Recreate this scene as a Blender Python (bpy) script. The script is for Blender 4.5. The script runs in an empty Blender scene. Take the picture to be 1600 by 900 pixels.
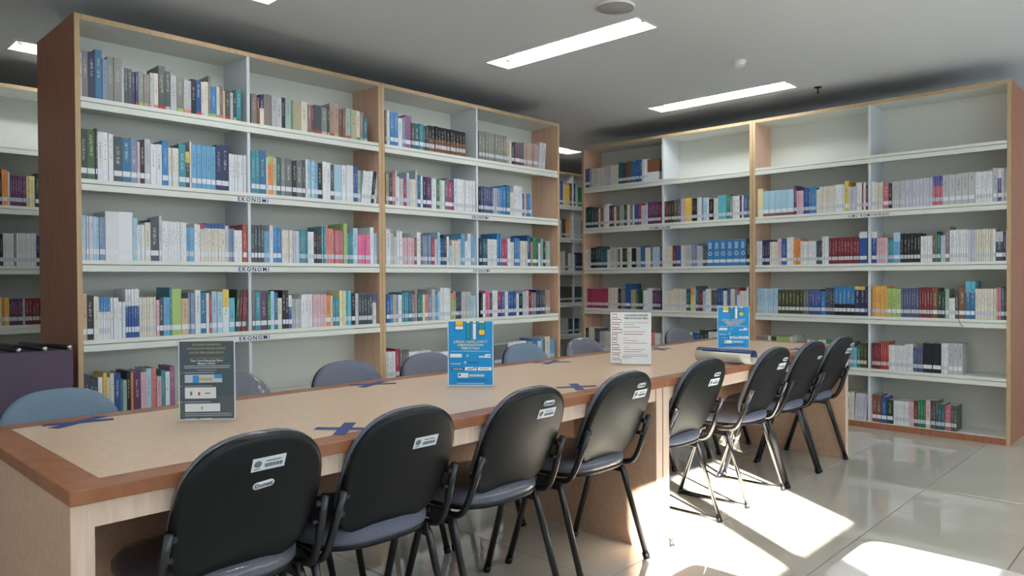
import bpy, math, random
from mathutils import Vector, Matrix
random.seed(7)
scene = bpy.context.scene
COL = scene.collection
PI = math.pi

# ---------------------------------------------------------------- camera
F_PX, YAW, PITCH, ROLL, CAM_H = 1147.97, 0.7645, -0.0122, -0.0052, 1.1644
def make_camera():
    fw = Vector((math.cos(YAW)*math.cos(PITCH), math.sin(YAW)*math.cos(PITCH), math.sin(PITCH)))
    r = Vector((math.sin(YAW), -math.cos(YAW), 0)); u = r.cross(fw)
    r2 = math.cos(ROLL)*r + math.sin(ROLL)*u; u2 = -math.sin(ROLL)*r + math.cos(ROLL)*u
    cd = bpy.data.cameras.new('camera'); co = bpy.data.objects.new('camera', cd); COL.objects.link(co)
    m = Matrix((r2, u2, -fw)).transposed().to_4x4(); m.translation = Vector((0, 0, CAM_H))
    co.matrix_world = m
    cd.sensor_fit = 'HORIZONTAL'; cd.sensor_width = 36.0; cd.lens = F_PX/1600*36.0
    cd.clip_start = 0.02; cd.clip_end = 100
    scene.camera = co
make_camera()

# ---------------------------------------------------------------- world, sun, exposure
SUN_DIR = Vector((0.56, 0.86, -0.45)).normalized()
w = bpy.data.worlds.new('sky'); scene.world = w; w.use_nodes = True
bg = w.node_tree.nodes['Background']; bg.inputs[0].default_value = (0.62, 0.78, 1.0, 1); bg.inputs[1].default_value = 1.5
sd = bpy.data.lights.new('sun', 'SUN'); sd.energy = 95; sd.angle = math.radians(0.6); sd.color = (1.0, 0.95, 0.88)
so = bpy.data.objects.new('sun', sd); COL.objects.link(so)
so.rotation_euler = SUN_DIR.to_track_quat('-Z', 'Y').to_euler(); so.location = (-4, -8, 6)
WINDOW_GLOW = 2.8      # daylight behind the frosted window film
TUBE_GLOW = 20.0       # fluorescent tubes
vs = scene.view_settings
vs.view_transform = 'Standard'; vs.look = 'None'; vs.gamma = 1.0; vs.use_curve_mapping = False
vs.exposure = 0.22

# ---------------------------------------------------------------- key dimensions (metres)
YA, XB = 4.138, 5.989                    # front planes of the two bookcase rows
AX = (1.1535, 3.03, 4.921)               # ends of the two units of the left row
BY = (4.735, 2.879, 1.015)               # ends of the two units of the right row
ZT = 2.5136
ZS = (None, 2.0998, 1.6847, 1.2723, 0.8639, 0.4603, 0.0497)
LIP = 0.059
ZC = 2.68
YC = 5.95
TILE = 0.556
X0, Y0 = 2.835-TILE*7, 1.15-TILE*6        # the room is 17 x 17 floor tiles
X1, Y1 = X0+TILE*17, Y0+TILE*17

# ---------------------------------------------------------------- materials
def lin(c):
    return tuple(((v/12.92) if v <= 0.04045 else ((v+0.055)/1.055)**2.4) for v in c)
def rgb(r, g, b): return lin((r/255, g/255, b/255)) + (1,)
MATS = {}
def mat(name, color, rough=0.5, metal=0.0, spec=0.5, coat=0.0):
    m = bpy.data.materials.new(name); m.use_nodes = True
    b = m.node_tree.nodes['Principled BSDF']
    b.inputs['Base Color'].default_value = color; b.inputs['Roughness'].default_value = rough
    b.inputs['Metallic'].default_value = metal; b.inputs['Specular IOR Level'].default_value = spec
    if coat: b.inputs['Coat Weight'].default_value = coat; b.inputs['Coat Roughness'].default_value = 0.08
    MATS[name] = m
    return m
def noisy(name, c1, c2, scale=(1, 1, 1), detail=4, rough=0.5, spec=0.5, bump=0.0, noise=6.0, coat=0.0):
    m = mat(name, c1, rough, 0, spec, coat); nt = m.node_tree; b = nt.nodes['Principled BSDF']
    tc = nt.nodes.new('ShaderNodeTexCoord'); mp = nt.nodes.new('ShaderNodeMapping'); mp.inputs['Scale'].default_value = scale
    n = nt.nodes.new('ShaderNodeTexNoise'); n.inputs['Scale'].default_value = noise; n.inputs['Detail'].default_value = detail
    r = nt.nodes.new('ShaderNodeValToRGB'); r.color_ramp.elements[0].color = c1; r.color_ramp.elements[1].color = c2
    r.color_ramp.elements[0].position = 0.35; r.color_ramp.elements[1].position = 0.65
    L = nt.links.new
    L(tc.outputs['Object'], mp.inputs[0]); L(mp.outputs[0], n.inputs['Vector']); L(n.outputs[0], r.inputs[0]); L(r.outputs[0], b.inputs['Base Color'])
    if bump:
        bp = nt.nodes.new('ShaderNodeBump'); bp.inputs['Strength'].default_value = bump; bp.inputs['Distance'].default_value = 0.002
        L(n.outputs[0], bp.inputs['Height']); L(bp.outputs[0], b.inputs['Normal'])
    if coat:      # loose clear wrap: wrinkled highlights over the cloth
        n2 = nt.nodes.new('ShaderNodeTexNoise'); n2.inputs['Scale'].default_value = 22; n2.inputs['Detail'].default_value = 3
        b2 = nt.nodes.new('ShaderNodeBump'); b2.inputs['Strength'].default_value = 0.7; b2.inputs['Distance'].default_value = 0.006
        L(tc.outputs['Object'], n2.inputs['Vector']); L(n2.outputs[0], b2.inputs['Height']); L(b2.outputs[0], b.inputs['Coat Normal'])
    return m
def emit(name, color, strength):
    m = bpy.data.materials.new(name); m.use_nodes = True; nt = m.node_tree
    b = nt.nodes['Principled BSDF']; b.inputs['Base Color'].default_value = (0.8, 0.8, 0.8, 1)
    b.inputs['Emission Color'].default_value = color; b.inputs['Emission Strength'].default_value = strength
    MATS[name] = m
    return m
noisy('cherry', rgb(170, 112, 84), rgb(152, 96, 70), (3, 3, 0.35), 5, 0.42, 0.4, noise=14)
noisy('cherry_top', rgb(160, 106, 74), rgb(142, 90, 60), (1.5, 1.5, 1), 5, 0.33, 0.4, noise=9)
noisy('tan_panel', rgb(222, 184, 158), rgb(212, 172, 146), (3, 3, 0.3), 4, 0.45, 0.4, noise=10)
noisy('beech_edge', rgb(200, 172, 134), rgb(188, 158, 120), (4, 4, 0.4), 3, 0.5, 0.4, noise=12)
mat('dusty_top', rgb(70, 62, 56), 0.8, 0, 0.2)  # bookcase tops coloured dark to cut bounce and keep the ceiling above in shade
mat('white_board', rgb(226, 229, 221), 0.42, 0, 0.4)
mat('white_back', rgb(222, 224, 216), 0.5, 0, 0.35)
mat('divider', rgb(214, 220, 224), 0.45, 0, 0.4)
noisy('table_inlay', rgb(216, 188, 160), rgb(207, 178, 148), (1, 1, 1), 6, 0.28, 0.45, noise=60)
noisy('table_panel', rgb(206, 172, 146), rgb(196, 160, 134), (1, 1, 1), 6, 0.45, 0.4, noise=50)
noisy('table_edge', rgb(228, 203, 182), rgb(218, 190, 168), (6, 6, 0.5), 4, 0.45, 0.4, noise=16)
mat('paint_ceiling', rgb(226, 228, 229), 0.85, 0, 0.2)
mat('paint_wall', rgb(214, 214, 208), 0.8, 0, 0.2)
noisy('tile', rgb(192, 188, 176), rgb(188, 184, 172), (1, 1, 1), 5, 0.035, 0.5, noise=3)
MATS['tile'].node_tree.nodes['Principled BSDF'].inputs['IOR'].default_value = 2.0
mat('grout', rgb(92, 88, 80), 0.8, 0, 0.2)
mat('black_plastic', rgb(13, 17, 20), 0.42, 0, 0.34)
mat('black_metal', rgb(20, 21, 24), 0.3, 0, 0.6)
mat('dark_chrome', rgb(120, 118, 118), 0.16, 1.0, 0.5)
mat('chrome', rgb(205, 205, 205), 0.12, 1.0, 0.5)
noisy('grey_fabric', rgb(112, 115, 130), rgb(105, 108, 122), (1, 1, 1), 3, 0.85, 0.2, 0.1, noise=220)
noisy('grey_fabric_wrapped', rgb(104, 104, 116), rgb(90, 91, 102), (1, 1, 1), 3, 0.6, 0.3, 0.3, noise=180, coat=0.9)
noisy('blue_fabric', rgb(112, 130, 146), rgb(105, 123, 139), (1, 1, 1), 3, 0.85, 0.2, 0.1, noise=220)
mat('paper', rgb(238, 240, 240), 0.55, 0, 0.3)
mat('label_paper', rgb(226, 230, 236), 0.5, 0, 0.3)
mat('ink', rgb(22, 24, 30), 0.6, 0, 0.2)
mat('ink_grey', rgb(120, 124, 132), 0.6, 0, 0.2)
mat('tape_blue', rgb(44, 66, 122), 0.45, 0, 0.4)
mat('rack_plum', rgb(92, 78, 98), 0.6, 0, 0.3)
mat('sign_blue', rgb(24, 150, 216), 0.35, 0, 0.4)
mat('sign_yellow', rgb(238, 198, 70), 0.4, 0, 0.4)
mat('sign_teal', rgb(22, 160, 170), 0.4, 0, 0.4)
mat('sign_navy', rgb(36, 62, 110), 0.4, 0, 0.4)
mat('sign_cream', rgb(236, 226, 178), 0.4, 0, 0.4)
mat('sign_dark', rgb(62, 82, 92), 0.4, 0, 0.4)
mat('sign_gold', rgb(196, 178, 124), 0.4, 0, 0.4)
mat('sign_maroon', rgb(142, 62, 84), 0.4, 0, 0.4)
mat('sign_pale', rgb(206, 212, 222), 0.4, 0, 0.4)
mat('sign_red', rgb(200, 52, 56), 0.4, 0, 0.4)
mat('pages', rgb(214, 208, 192), 0.8, 0, 0.2)
mat('grille', rgb(176, 172, 164), 0.6, 0, 0.3)
emit('tube', (0.96, 0.99, 1.0, 1), TUBE_GLOW)
mat('reflector', rgb(240, 240, 240), 0.3, 0, 0.5)
emit('window_film', (0.80, 0.91, 1.0, 1), WINDOW_GLOW)
emit('window_film_side', (0.80, 0.91, 1.0, 1), WINDOW_GLOW*0.16)  # weak glow for the added left-wall windows
def see_through(name, tint, mixf, rough=0.05, gloss=(0.9, 0.9, 0.9, 1)):
    m = bpy.data.materials.new(name); m.use_nodes = True; nt = m.node_tree
    for n in list(nt.nodes): nt.nodes.remove(n)
    o = nt.nodes.new('ShaderNodeOutputMaterial'); t = nt.nodes.new('ShaderNodeBsdfTransparent'); t.inputs[0].default_value = tint
    g = nt.nodes.new('ShaderNodeBsdfGlossy'); g.inputs['Roughness'].default_value = rough; g.inputs[0].default_value = gloss
    mx = nt.nodes.new('ShaderNodeMixShader'); mx.inputs[0].default_value = mixf
    nt.links.new(t.outputs[0], mx.inputs[1]); nt.links.new(g.outputs[0], mx.inputs[2]); nt.links.new(mx.outputs[0], o.inputs[0])
    MATS[name] = m
see_through('acrylic', (0.98, 0.985, 0.985, 1), 0.04)
see_through('clear_glass', (0.97, 0.98, 0.98, 1), 0.04)
see_through('plastic_bag', (0.85, 0.82, 0.76, 1), 0.6, 0.55, (0.62, 0.57, 0.50, 1))

def book_material():
    m = bpy.data.materials.new('book_cover'); m.use_nodes = True; nt = m.node_tree; b = nt.nodes['Principled BSDF']; L = nt.links.new
    def math_(op, a, c=None, clamp=False):
        n = nt.nodes.new('ShaderNodeMath'); n.operation = op; n.use_clamp = clamp
        for i, v in enumerate((a, c)):
            if v is None: continue
            if isinstance(v, (int, float)): n.inputs[i].default_value = v
            else: L(v, n.inputs[i])
        return n.outputs[0]
    at = nt.nodes.new('ShaderNodeAttribute'); at.attribute_name = 'Col'
    uv = nt.nodes.new('ShaderNodeUVMap'); uv.uv_map = 'UVMap'
    sx = nt.nodes.new('ShaderNodeSeparateXYZ'); L(uv.outputs[0], sx.inputs[0])
    u, v = sx.outputs[0], sx.outputs[1]
    seed = at.outputs['Alpha']
    # printed title: a broken strip of letter-like marks down the middle of the spine
    side = math_('LESS_THAN', math_('ABSOLUTE', math_('SUBTRACT', u, 0.5)), 0.17)
    vr = math_('SUBTRACT', v, math_('MULTIPLY', seed, 0.12))
    span = math_('MULTIPLY', math_('GREATER_THAN', vr, 0.36), math_('LESS_THAN', vr, 0.78))
    cb = nt.nodes.new('ShaderNodeCombineXYZ'); L(math_('MULTIPLY', v, 34.0), cb.inputs[0]); L(math_('MULTIPLY', seed, 91.0), cb.inputs[1]); L(math_('MULTIPLY', u, 2.0), cb.inputs[2])
    nz = nt.nodes.new('ShaderNodeTexNoise'); nz.inputs['Scale'].default_value = 1.0; nz.inputs['Detail'].default_value = 1.0; L(cb.outputs[0], nz.inputs['Vector'])
    ink = math_('MULTIPLY', math_('MULTIPLY', side, span), math_('GREATER_THAN', nz.outputs[0], 0.5))
    bwn = nt.nodes.new('ShaderNodeRGBToBW'); L(at.outputs['Color'], bwn.inputs[0])
    dark = math_('GREATER_THAN', bwn.outputs[0], 0.28)
    tcol = nt.nodes.new('ShaderNodeMix'); tcol.data_type = 'RGBA'; L(dark, tcol.inputs[0])
    tcol.inputs[6].default_value = rgb(214, 208, 190); tcol.inputs[7].default_value = rgb(60, 64, 84)
    mx = nt.nodes.new('ShaderNodeMix'); mx.data_type = 'RGBA'; L(math_('MULTIPLY', ink, 0.48), mx.inputs[0])
    L(at.outputs['Color'], mx.inputs[6]); L(tcol.outputs[2], mx.inputs[7]); L(mx.outputs[2], b.inputs['Base Color'])
    b.inputs['Roughness'].default_value = 0.34; b.inputs['Specular IOR Level'].default_value = 0.5
    MATS['book_cover'] = m
book_material()

# ---------------------------------------------------------------- mesh builder
class MB:
    def __init__(s): s.v = []; s.f = []; s.m = []; s.mats = []; s.smooth = []
    def mi(s, m):
        if m not in s.mats: s.mats.append(m)
        return s.mats.index(m)
    def add(s, verts, faces, m, smooth=False):
        b = len(s.v); s.v += [tuple(x) for x in verts]; k = s.mi(m)
        for f in faces: s.f.append(tuple(i+b for i in f)); s.m.append(k); s.smooth.append(smooth)
    def box(s, a, b, m, fm=None):
        x0, y0, z0 = a; x1, y1, z1 = b
        V = [(x0,y0,z0),(x1,y0,z0),(x1,y1,z0),(x0,y1,z0),(x0,y0,z1),(x1,y0,z1),(x1,y1,z1),(x0,y1,z1)]
        F = {'-z':(0,3,2,1), '+z':(4,5,6,7), '-y':(0,1,5,4), '+x':(1,2,6,5), '+y':(2,3,7,6), '-x':(3,0,4,7)}
        base = len(s.v); s.v += V
        for k, f in F.items():
            s.f.append(tuple(i+base for i in f)); s.m.append(s.mi((fm or {}).get(k, m))); s.smooth.append(False)
    def bev(s, a, b, m, c=0.003):
        # box with chamfered edges
        x0, y0, z0 = a; x1, y1, z1 = b
        V = []; idx = {}
        for ix, X in enumerate((x0, x1)):
            for iy, Y in enumerate((y0, y1)):
                for iz, Z in enumerate((z0, z1)):
                    sx, sy, sz = (1, -1)[ix], (1, -1)[iy], (1, -1)[iz]
                    for k, d in enumerate(((0, c, c), (c, 0, c), (c, c, 0))):
                        idx[ix, iy, iz, k] = len(V); V.append((X+sx*d[0], Y+sy*d[1], Z+sz*d[2]))
        F = []
        g = lambda *q: idx[q]
        for ix in (0, 1): F.append([g(ix,0,0,0), g(ix,1,0,0), g(ix,1,1,0), g(ix,0,1,0)][::(1 if ix else -1)])
        for iy in (0, 1): F.append([g(0,iy,0,1), g(1,iy,0,1), g(1,iy,1,1), g(0,iy,1,1)][::(-1 if iy else 1)])
        for iz in (0, 1): F.append([g(0,0,iz,2), g(1,0,iz,2), g(1,1,iz,2), g(0,1,iz,2)][::(1 if iz else -1)])
        for ix in (0, 1):
            for iy in (0, 1): F.append([g(ix,iy,0,0), g(ix,iy,1,0), g(ix,iy,1,1), g(ix,iy,0,1)][::(1 if ix != iy else -1)])
            for iz in (0, 1): F.append([g(ix,0,iz,0), g(ix,0,iz,2), g(ix,1,iz,2), g(ix,1,iz,0)][::(1 if ix == iz else -1)])
        for iy in (0, 1):
            for iz in (0, 1): F.append([g(0,iy,iz,1), g(1,iy,iz,1), g(1,iy,iz,2), g(0,iy,iz,2)][::(1 if iy != iz else -1)])
        for ix in (0, 1):
            for iy in (0, 1):
                for iz in (0, 1): F.append([g(ix,iy,iz,0), g(ix,iy,iz,1), g(ix,iy,iz,2)][::(1 if (ix+iy+iz) % 2 else -1)])
        s.add(V, F, m)
    def tube(s, pts, r, m, n=8, cap=True):
        P = [Vector(p) for p in pts]; V = []; F = []
        up = None
        for i, p in enumerate(P):
            d = ((P[min(i+1, len(P)-1)]-P[max(i-1, 0)])).normalized()
            if up is None: up = d.orthogonal().normalized()
            else: up = (up - d*up.dot(d)).normalized()
            q = d.cross(up)
            rr = r[i] if isinstance(r, (list, tuple)) else r
            for k in range(n):
                a = 2*PI*k/n; V.append(p + up*math.cos(a)*rr + q*math.sin(a)*rr)
        for i in range(len(P)-1):
            for k in range(n):
                F.append((i*n+k, i*n+(k+1) % n, (i+1)*n+(k+1) % n, (i+1)*n+k))
        if cap: F.append(tuple(range(n))[::-1]); F.append(tuple((len(P)-1)*n+k for k in range(n)))
        s.add(V, F, m, True)
    def rings(s, rings, m, cap=(True, True)):
        n = len(rings[0]); V = [v for r in rings for v in r]; F = []
        for i in range(len(rings)-1):
            for k in range(n): F.append((i*n+k, i*n+(k+1) % n, (i+1)*n+(k+1) % n, (i+1)*n+k))
        if cap[0]:
            c = sum((Vector(v) for v in rings[0]), Vector())/n; V.append(c); F += [((k+1) % n, k, len(V)-1) for k in range(n)]
        if cap[1]:
            o = (len(rings)-1)*n; c = sum((Vector(v) for v in rings[-1]), Vector())/n; V.append(c); F += [(o+k, o+(k+1) % n, len(V)-1) for k in range(n)]
        s.add(V, F, m, True)
    def mesh(s, name):
        me = bpy.data.meshes.new(name); me.from_pydata(s.v, [], s.f)
        for m in s.mats: me.materials.append(MATS[m])
        me.polygons.foreach_set('material_index', s.m); me.polygons.foreach_set('use_smooth', s.smooth)
        me.update(); return me
    def build(s, name, parent=None, kind=None, label=None):
        o = bpy.data.objects.new(name, s.mesh(name)); COL.objects.link(o)
        if parent: o.parent = parent
        if kind: o['kind'] = kind
        if label: o['label'] = label
        return o
def obj(name, me, parent=None, loc=None):
    o = bpy.data.objects.new(name, me); COL.objects.link(o)
    if parent: o.parent = parent
    if loc: o.location = loc
    return o
def thing(name, label, cat, loc=(0, 0, 0), rz=0, group=None):
    o = bpy.data.objects.new(name, None); COL.objects.link(o); o.empty_display_size = 0.1
    o.location = loc; o.rotation_euler = (0, 0, rz); tag(o, label, cat, group); return o
def tag(o, label, cat, group=None):
    o['label'] = label; o['category'] = cat
    if group: o['group'] = group
    return o
def one(mb, name, lo, hi, m, parent, bev=0.0, label=None, fm=None):
    b = MB()
    if bev: b.bev(lo, hi, m, bev)
    else: b.box(lo, hi, m, fm)
    return b.build(name, parent, None, label)
def dup(root, loc, rz, label=None):
    r = root.copy(); COL.objects.link(r); r.location = loc; r.rotation_euler = (0, 0, rz)
    if label: r['label'] = label
    for ch in list(root.children):
        c = ch.copy(); COL.objects.link(c); c.parent = r
        for g in list(ch.children):
            d = g.copy(); COL.objects.link(d); d.parent = c
    return r
def text_mesh(name, body, size, m, align='CENTER', extrude=0.0004, spacing=1.0):
    cu = bpy.data.curves.new(name, 'FONT'); cu.body = body; cu.size = size; cu.align_x = align; cu.align_y = 'CENTER'
    cu.extrude = extrude; cu.offset = size*0.012; cu.space_character = spacing; cu.resolution_u = 2; cu.materials.append(MATS[m])
    o = bpy.data.objects.new(name+'_tmp', cu); COL.objects.link(o)
    me = bpy.data.meshes.new_from_object(o.evaluated_get(bpy.context.evaluated_depsgraph_get()))
    bpy.data.objects.remove(o); bpy.data.curves.remove(cu); me.name = name
    if not me.materials: me.materials.append(MATS[m])
    return me

# ================================================================ the room
def build_floor():
    b = MB(); b.box((X0-0.05, Y0-0.05, -0.12), (X1+0.05, Y1+0.05, -0.004), 'grout')
    fl = b.build('floor', None, 'structure')
    t = MB(); t.bev((0.0018, 0.0018, -0.010), (TILE-0.0018, TILE-0.0018, 0.0), 'tile', 0.0006); me = t.mesh('tile')
    for i in range(17):
        for j in range(17):
            obj('tile', me, fl, (X0+TILE*i, Y0+TILE*j, 0))
build_floor()

LIGHTS = [(3.708, 3.063, 0), (5.685, 3.035, 0), (1.888, 3.135, 0), (1.82, 5.565, 1), (6.31, 5.588, 1),
          (0.0, 1.06, 0), (1.86, 1.06, 0), (3.71, 1.06, 0)]
def light_half(k): return (LL/2, LW/2) if k else (LW/2, LL/2)
LW, LL = 0.225, 1.25
def build_ceiling():
    xs = {X0-0.05, X1+0.05}; ys = {Y0-0.05, Y1+0.05}
    for cx, cy, k in LIGHTS:
        hx, hy = light_half(k); xs |= {cx-hx, cx+hx}; ys |= {cy-hy, cy+hy}
    xs = sorted(xs); ys = sorted(ys); b = MB()
    for i in range(len(xs)-1):
        for j in range(len(ys)-1):
            mx, my = (xs[i]+xs[i+1])/2, (ys[j]+ys[j+1])/2
            if any(abs(mx-cx) < light_half(k)[0] and abs(my-cy) < light_half(k)[1] for cx, cy, k in LIGHTS): continue
            b.add([(xs[i], ys[j], ZC), (xs[i], ys[j+1], ZC), (xs[i+1], ys[j+1], ZC), (xs[i+1], ys[j], ZC)], [(0, 1, 2, 3)], 'paint_ceiling')
    b.box((X0-0.05, Y0-0.05, 2.82), (X1+0.05, Y1+0.05, 2.9), 'paint_ceiling')
    b.build('ceiling', None, 'structure')
build_ceiling()

SILL, HEAD, TRANSOM = 0.9, 2.338, 1.807
def build_walls():
    b = MB(); lw = [(-1.7+1.05*k, -0.85+1.05*k) for k in range(5)]
    b.box((X0-0.03, Y0-0.05, -0.1), (X0, Y1+0.05, SILL), 'paint_wall'); b.box((X0-0.03, Y0-0.05, 2.3), (X0, Y1+0.05, 2.9), 'paint_wall')
    e = [Y0-0.05]
    for q in lw: e += list(q)
    e.append(Y1+0.05)
    for i in range(0, len(e), 2): b.box((X0-0.03, e[i], SILL), (X0, e[i+1], 2.3), 'paint_wall')
    b.build('wall_left', None, 'structure')
    for n, (p, q) in enumerate(lw):  # added windows, out of view, to fill in light from the left
        f = MB(); f.box((X0-0.026, p+0.002, SILL+0.002), (X0-0.014, q-0.002, 2.28), 'window_film_side'); wn = f.build('window_%d' % (n+21), None, 'structure')
        g = MB(); g.box((X0-0.028, p, 2.28), (X0-0.002, q, 2.3), 'white_board'); g.build('head_rail', wn)
    one(None, 'wall_right', (X1, Y0-0.05, -0.1), (X1+0.05, Y1+0.05, 2.9), 'paint_wall', None)['kind'] = 'structure'
    one(None, 'wall_back', (X0, Y1, -0.1), (X1, Y1+0.05, 2.9), 'paint_wall', None)['kind'] = 'structure'
    b = MB(); ya, yb = Y0-0.03, Y0
    b.box((X0, ya, -0.1), (X1, yb, SILL), 'paint_wall'); b.box((X0, ya, HEAD), (X1, yb, 2.9), 'paint_wall')
    panes = [(0.783+0.746*k, 1.389+0.746*k) for k in range(-2, 10)]
    e = [X0]
    for p in panes: e += list(p)
    e.append(X1)
    for i in range(0, len(e), 2): b.box((e[i], ya, SILL), (e[i+1], yb, HEAD), 'paint_wall')
    b.build('wall_front', None, 'structure')
    for n, (xa, xb) in enumerate(panes):
        clear = n in (1, 2)
        f = MB(); top = TRANSOM-0.03 if clear else HEAD-0.02
        f.box((xa+0.002, ya+0.004, SILL+0.002), (xb-0.002, ya+0.016, top), 'window_film')
        wn = f.build('window_%d' % (n+1), None, 'structure')
        if clear:
            g = MB(); g.box((xa, ya+0.002, TRANSOM-0.03), (xb, yb-0.002, TRANSOM), 'white_board'); g.build('transom', wn)
            g = MB(); g.box((xa, ya+0.008, TRANSOM), (xb, ya+0.012, HEAD), 'clear_glass'); g.build('pane', wn)
        else:
            g = MB(); g.box((xa, ya+0.002, HEAD-0.02), (xb, yb-0.002, HEAD), 'white_board'); g.build('head_rail', wn)
build_walls()

# ================================================================ bookcases
TP = 0.025
def bookcase(label, loc, rz, W, D, double, signs=(), mid=None):
    t = thing('bookcase', label, 'bookcase', loc, rz, 'double sided library bookcases')
    g = 0.0008; mid = mid or W/2
    one(None, 'side_panel', (g, 0, 0), (TP, D, ZT), 'tan_panel', t, fm={'-x': 'cherry', '-y': 'beech_edge', '+y': 'beech_edge', '+z': 'beech_edge'})
    one(None, 'side_panel', (W-TP, 0, 0), (W-g, D, ZT), 'tan_panel', t, fm={'+x': 'cherry', '-y': 'beech_edge', '+y': 'beech_edge', '+z': 'beech_edge'})
    one(None, 'top_board', (TP, 0.001, ZT-0.026), (W-TP, D-0.001, ZT), 'white_board', t, fm={'-y': 'beech_edge', '+z': 'dusty_top'})
    one(None, 'back_panel', (TP, 0.305, 0.03), (W-TP, 0.32, ZT-0.026), 'white_back', t)
    one(None, 'plinth', (TP, 0.001, 0), (W-TP, 0.02, 0.046), 'cherry', t)
    one(None, 'base_shelf', (TP, 0.003, 0.028), (W-TP, 0.305, ZS[6]), 'white_board', t)
    sh = {}
    for k in range(1, 6):
        s = one(None, 'shelf', (TP, 0.002, ZS[k]-0.0215), (W-TP, 0.305, ZS[k]), 'white_board', t); sh[k] = s
        one(None, 'shelf_edge', (TP, -0.003, ZS[k]-LIP), (W-TP, 0.016, ZS[k]-0.0262), 'white_board', s, 0.001)
    for k in range(1, 7):
        zt = ZT-0.026 if k == 1 else ZS[k-1]-0.023
        one(None, 'divider', (mid-0.009, 0.006, ZS[k]), (mid+0.009, 0.305, zt), 'divider', t)
    if double:
        one(None, 'back_panel', (TP, 0.36, 0.03), (W-TP, 0.375, ZT-0.026), 'white_back', t)
        for k in range(1, 7):
            one(None, 'shelf', (TP, 0.375, ZS[k]-0.023), (W-TP, D-0.002, ZS[k]), 'white_board', t)
        one(None, 'plinth', (TP, D-0.02, 0), (W-TP, D-0.001, 0.026), 'cherry', t)
    for k, body, cx, ww, size in signs:
        b = MB(); zc = ZS[k]-0.043
        b.box((cx-ww/2, -0.0038, zc-0.0165), (cx+ww/2, -0.0031, zc+0.0165), 'label_paper')
        pl = b.build('shelf_label', sh[k], None, 'white paper strip lettered ' + body)
        me = text_mesh('lettering', body, size, 'ink', spacing=1.35)
        tx = obj('lettering', me, sh[k], (cx, -0.0040, zc)); tx.rotation_euler = (PI/2, 0, 0)
    return t
EK = lambda cx: [(k, 'EKONOMI', cx, 0.25, 0.034) for k in (2, 3, 4)]
bookcase('tall bookcase with reddish end panel behind the near end of the table', (AX[0], YA, 0), 0, AX[1]-AX[0], 0.68, True, EK(0.94), 0.9195)
bookcase('second bookcase, joined to the left one, ending at the narrow aisle', (AX[1], YA, 0), 0, AX[2]-AX[1], 0.68, True, [(2, 'EKONOMI', 0.93, 0.22, 0.032), (3, 'EKONOMI', 0.94, 0.22, 0.032)], 0.907)
bookcase('bookcase lettered AGAMA ISLAM just right of the narrow aisle', (XB, BY[0], 0), -PI/2, BY[0]-BY[1], 0.68, True, [(2, 'AGAMA ISLAM', 0.93, 0.22, 0.027)], 0.961)
bookcase('rightmost bookcase, lettered ILMU KOMUNIKASI, with an empty top shelf', (XB, BY[1], 0), -PI/2, BY[1]-BY[2], 0.68, True, [(2, 'ILMU KOMUNIKASI', 0.94, 0.28, 0.027)], 0.947)
bookcase('dim bookcase glimpsed at the left edge behind the reddish end panel', (0.22, YC, 0), 0, 1.87, 0.34, False)
bookcase('dim bookcase seen through the narrow aisle between two bookcases', (6.42, YC, 0), 0, 1.87, 0.34, False, [(2, 'MATEMATIKA', 0.98, 0.24, 0.027)])

# ================================================================ books
PAL = {'w': ('white', 226, 229, 232), 'o': ('cream', 222, 214, 196), 'g': ('light grey', 186, 190, 192), 'G': ('grey', 108, 112, 114),
 'k': ('black', 34, 36, 42), 'n': ('navy', 38, 52, 98), 'b': ('blue', 32, 86, 158), 'B': ('bright blue', 36, 128, 194), 's': ('pale blue', 162, 202, 224),
 'S': ('slate blue', 124, 146, 182), 'l': ('lavender', 196, 196, 214), 't': ('dark teal', 28, 104, 118), 'T': ('teal', 44, 146, 164), 'c': ('turquoise', 84, 184, 206),
 'e': ('dark green', 34, 72, 52), 'A': ('moss green', 62, 96, 52), 'E': ('green', 32, 136, 86), 'y': ('yellow', 230, 194, 44), 'Y': ('pale yellow', 232, 220, 156),
 'a': ('lime green', 166, 194, 100), 'r': ('red', 186, 62, 52), 'R': ('maroon', 128, 38, 52), 'M': ('crimson', 176, 50, 92), 'p': ('pink', 222, 176, 186),
 'P': ('hot pink', 228, 96, 150), 'q': ('salmon', 226, 128, 116), 'u': ('purple', 100, 58, 104), 'U': ('mauve', 150, 98, 140), 'V': ('violet', 84, 88, 160),
 'x': ('orange', 232, 140, 48), 'X': ('amber', 230, 164, 58), 'z': ('brown', 128, 82, 58), 'Z': ('tan', 206, 174, 132), 'm': ('taupe', 132, 120, 116),
 'd': ('dark slate', 66, 78, 90), 'D': ('sage green', 150, 180, 166), 'h': ('dark grey', 82, 88, 86), 'f': ('stone grey', 132, 132, 124), 'K': ('khaki', 176, 168, 130),
 'Q': ('steel blue', 34, 112, 156), 'C': ('sky blue', 96, 168, 212), 'H': ('rose', 196, 100, 116), 'I': ('dusty pink', 178, 144, 132), 'j': ('denim blue', 74, 92, 134), 'N': ('olive', 72, 76, 42)}
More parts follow.
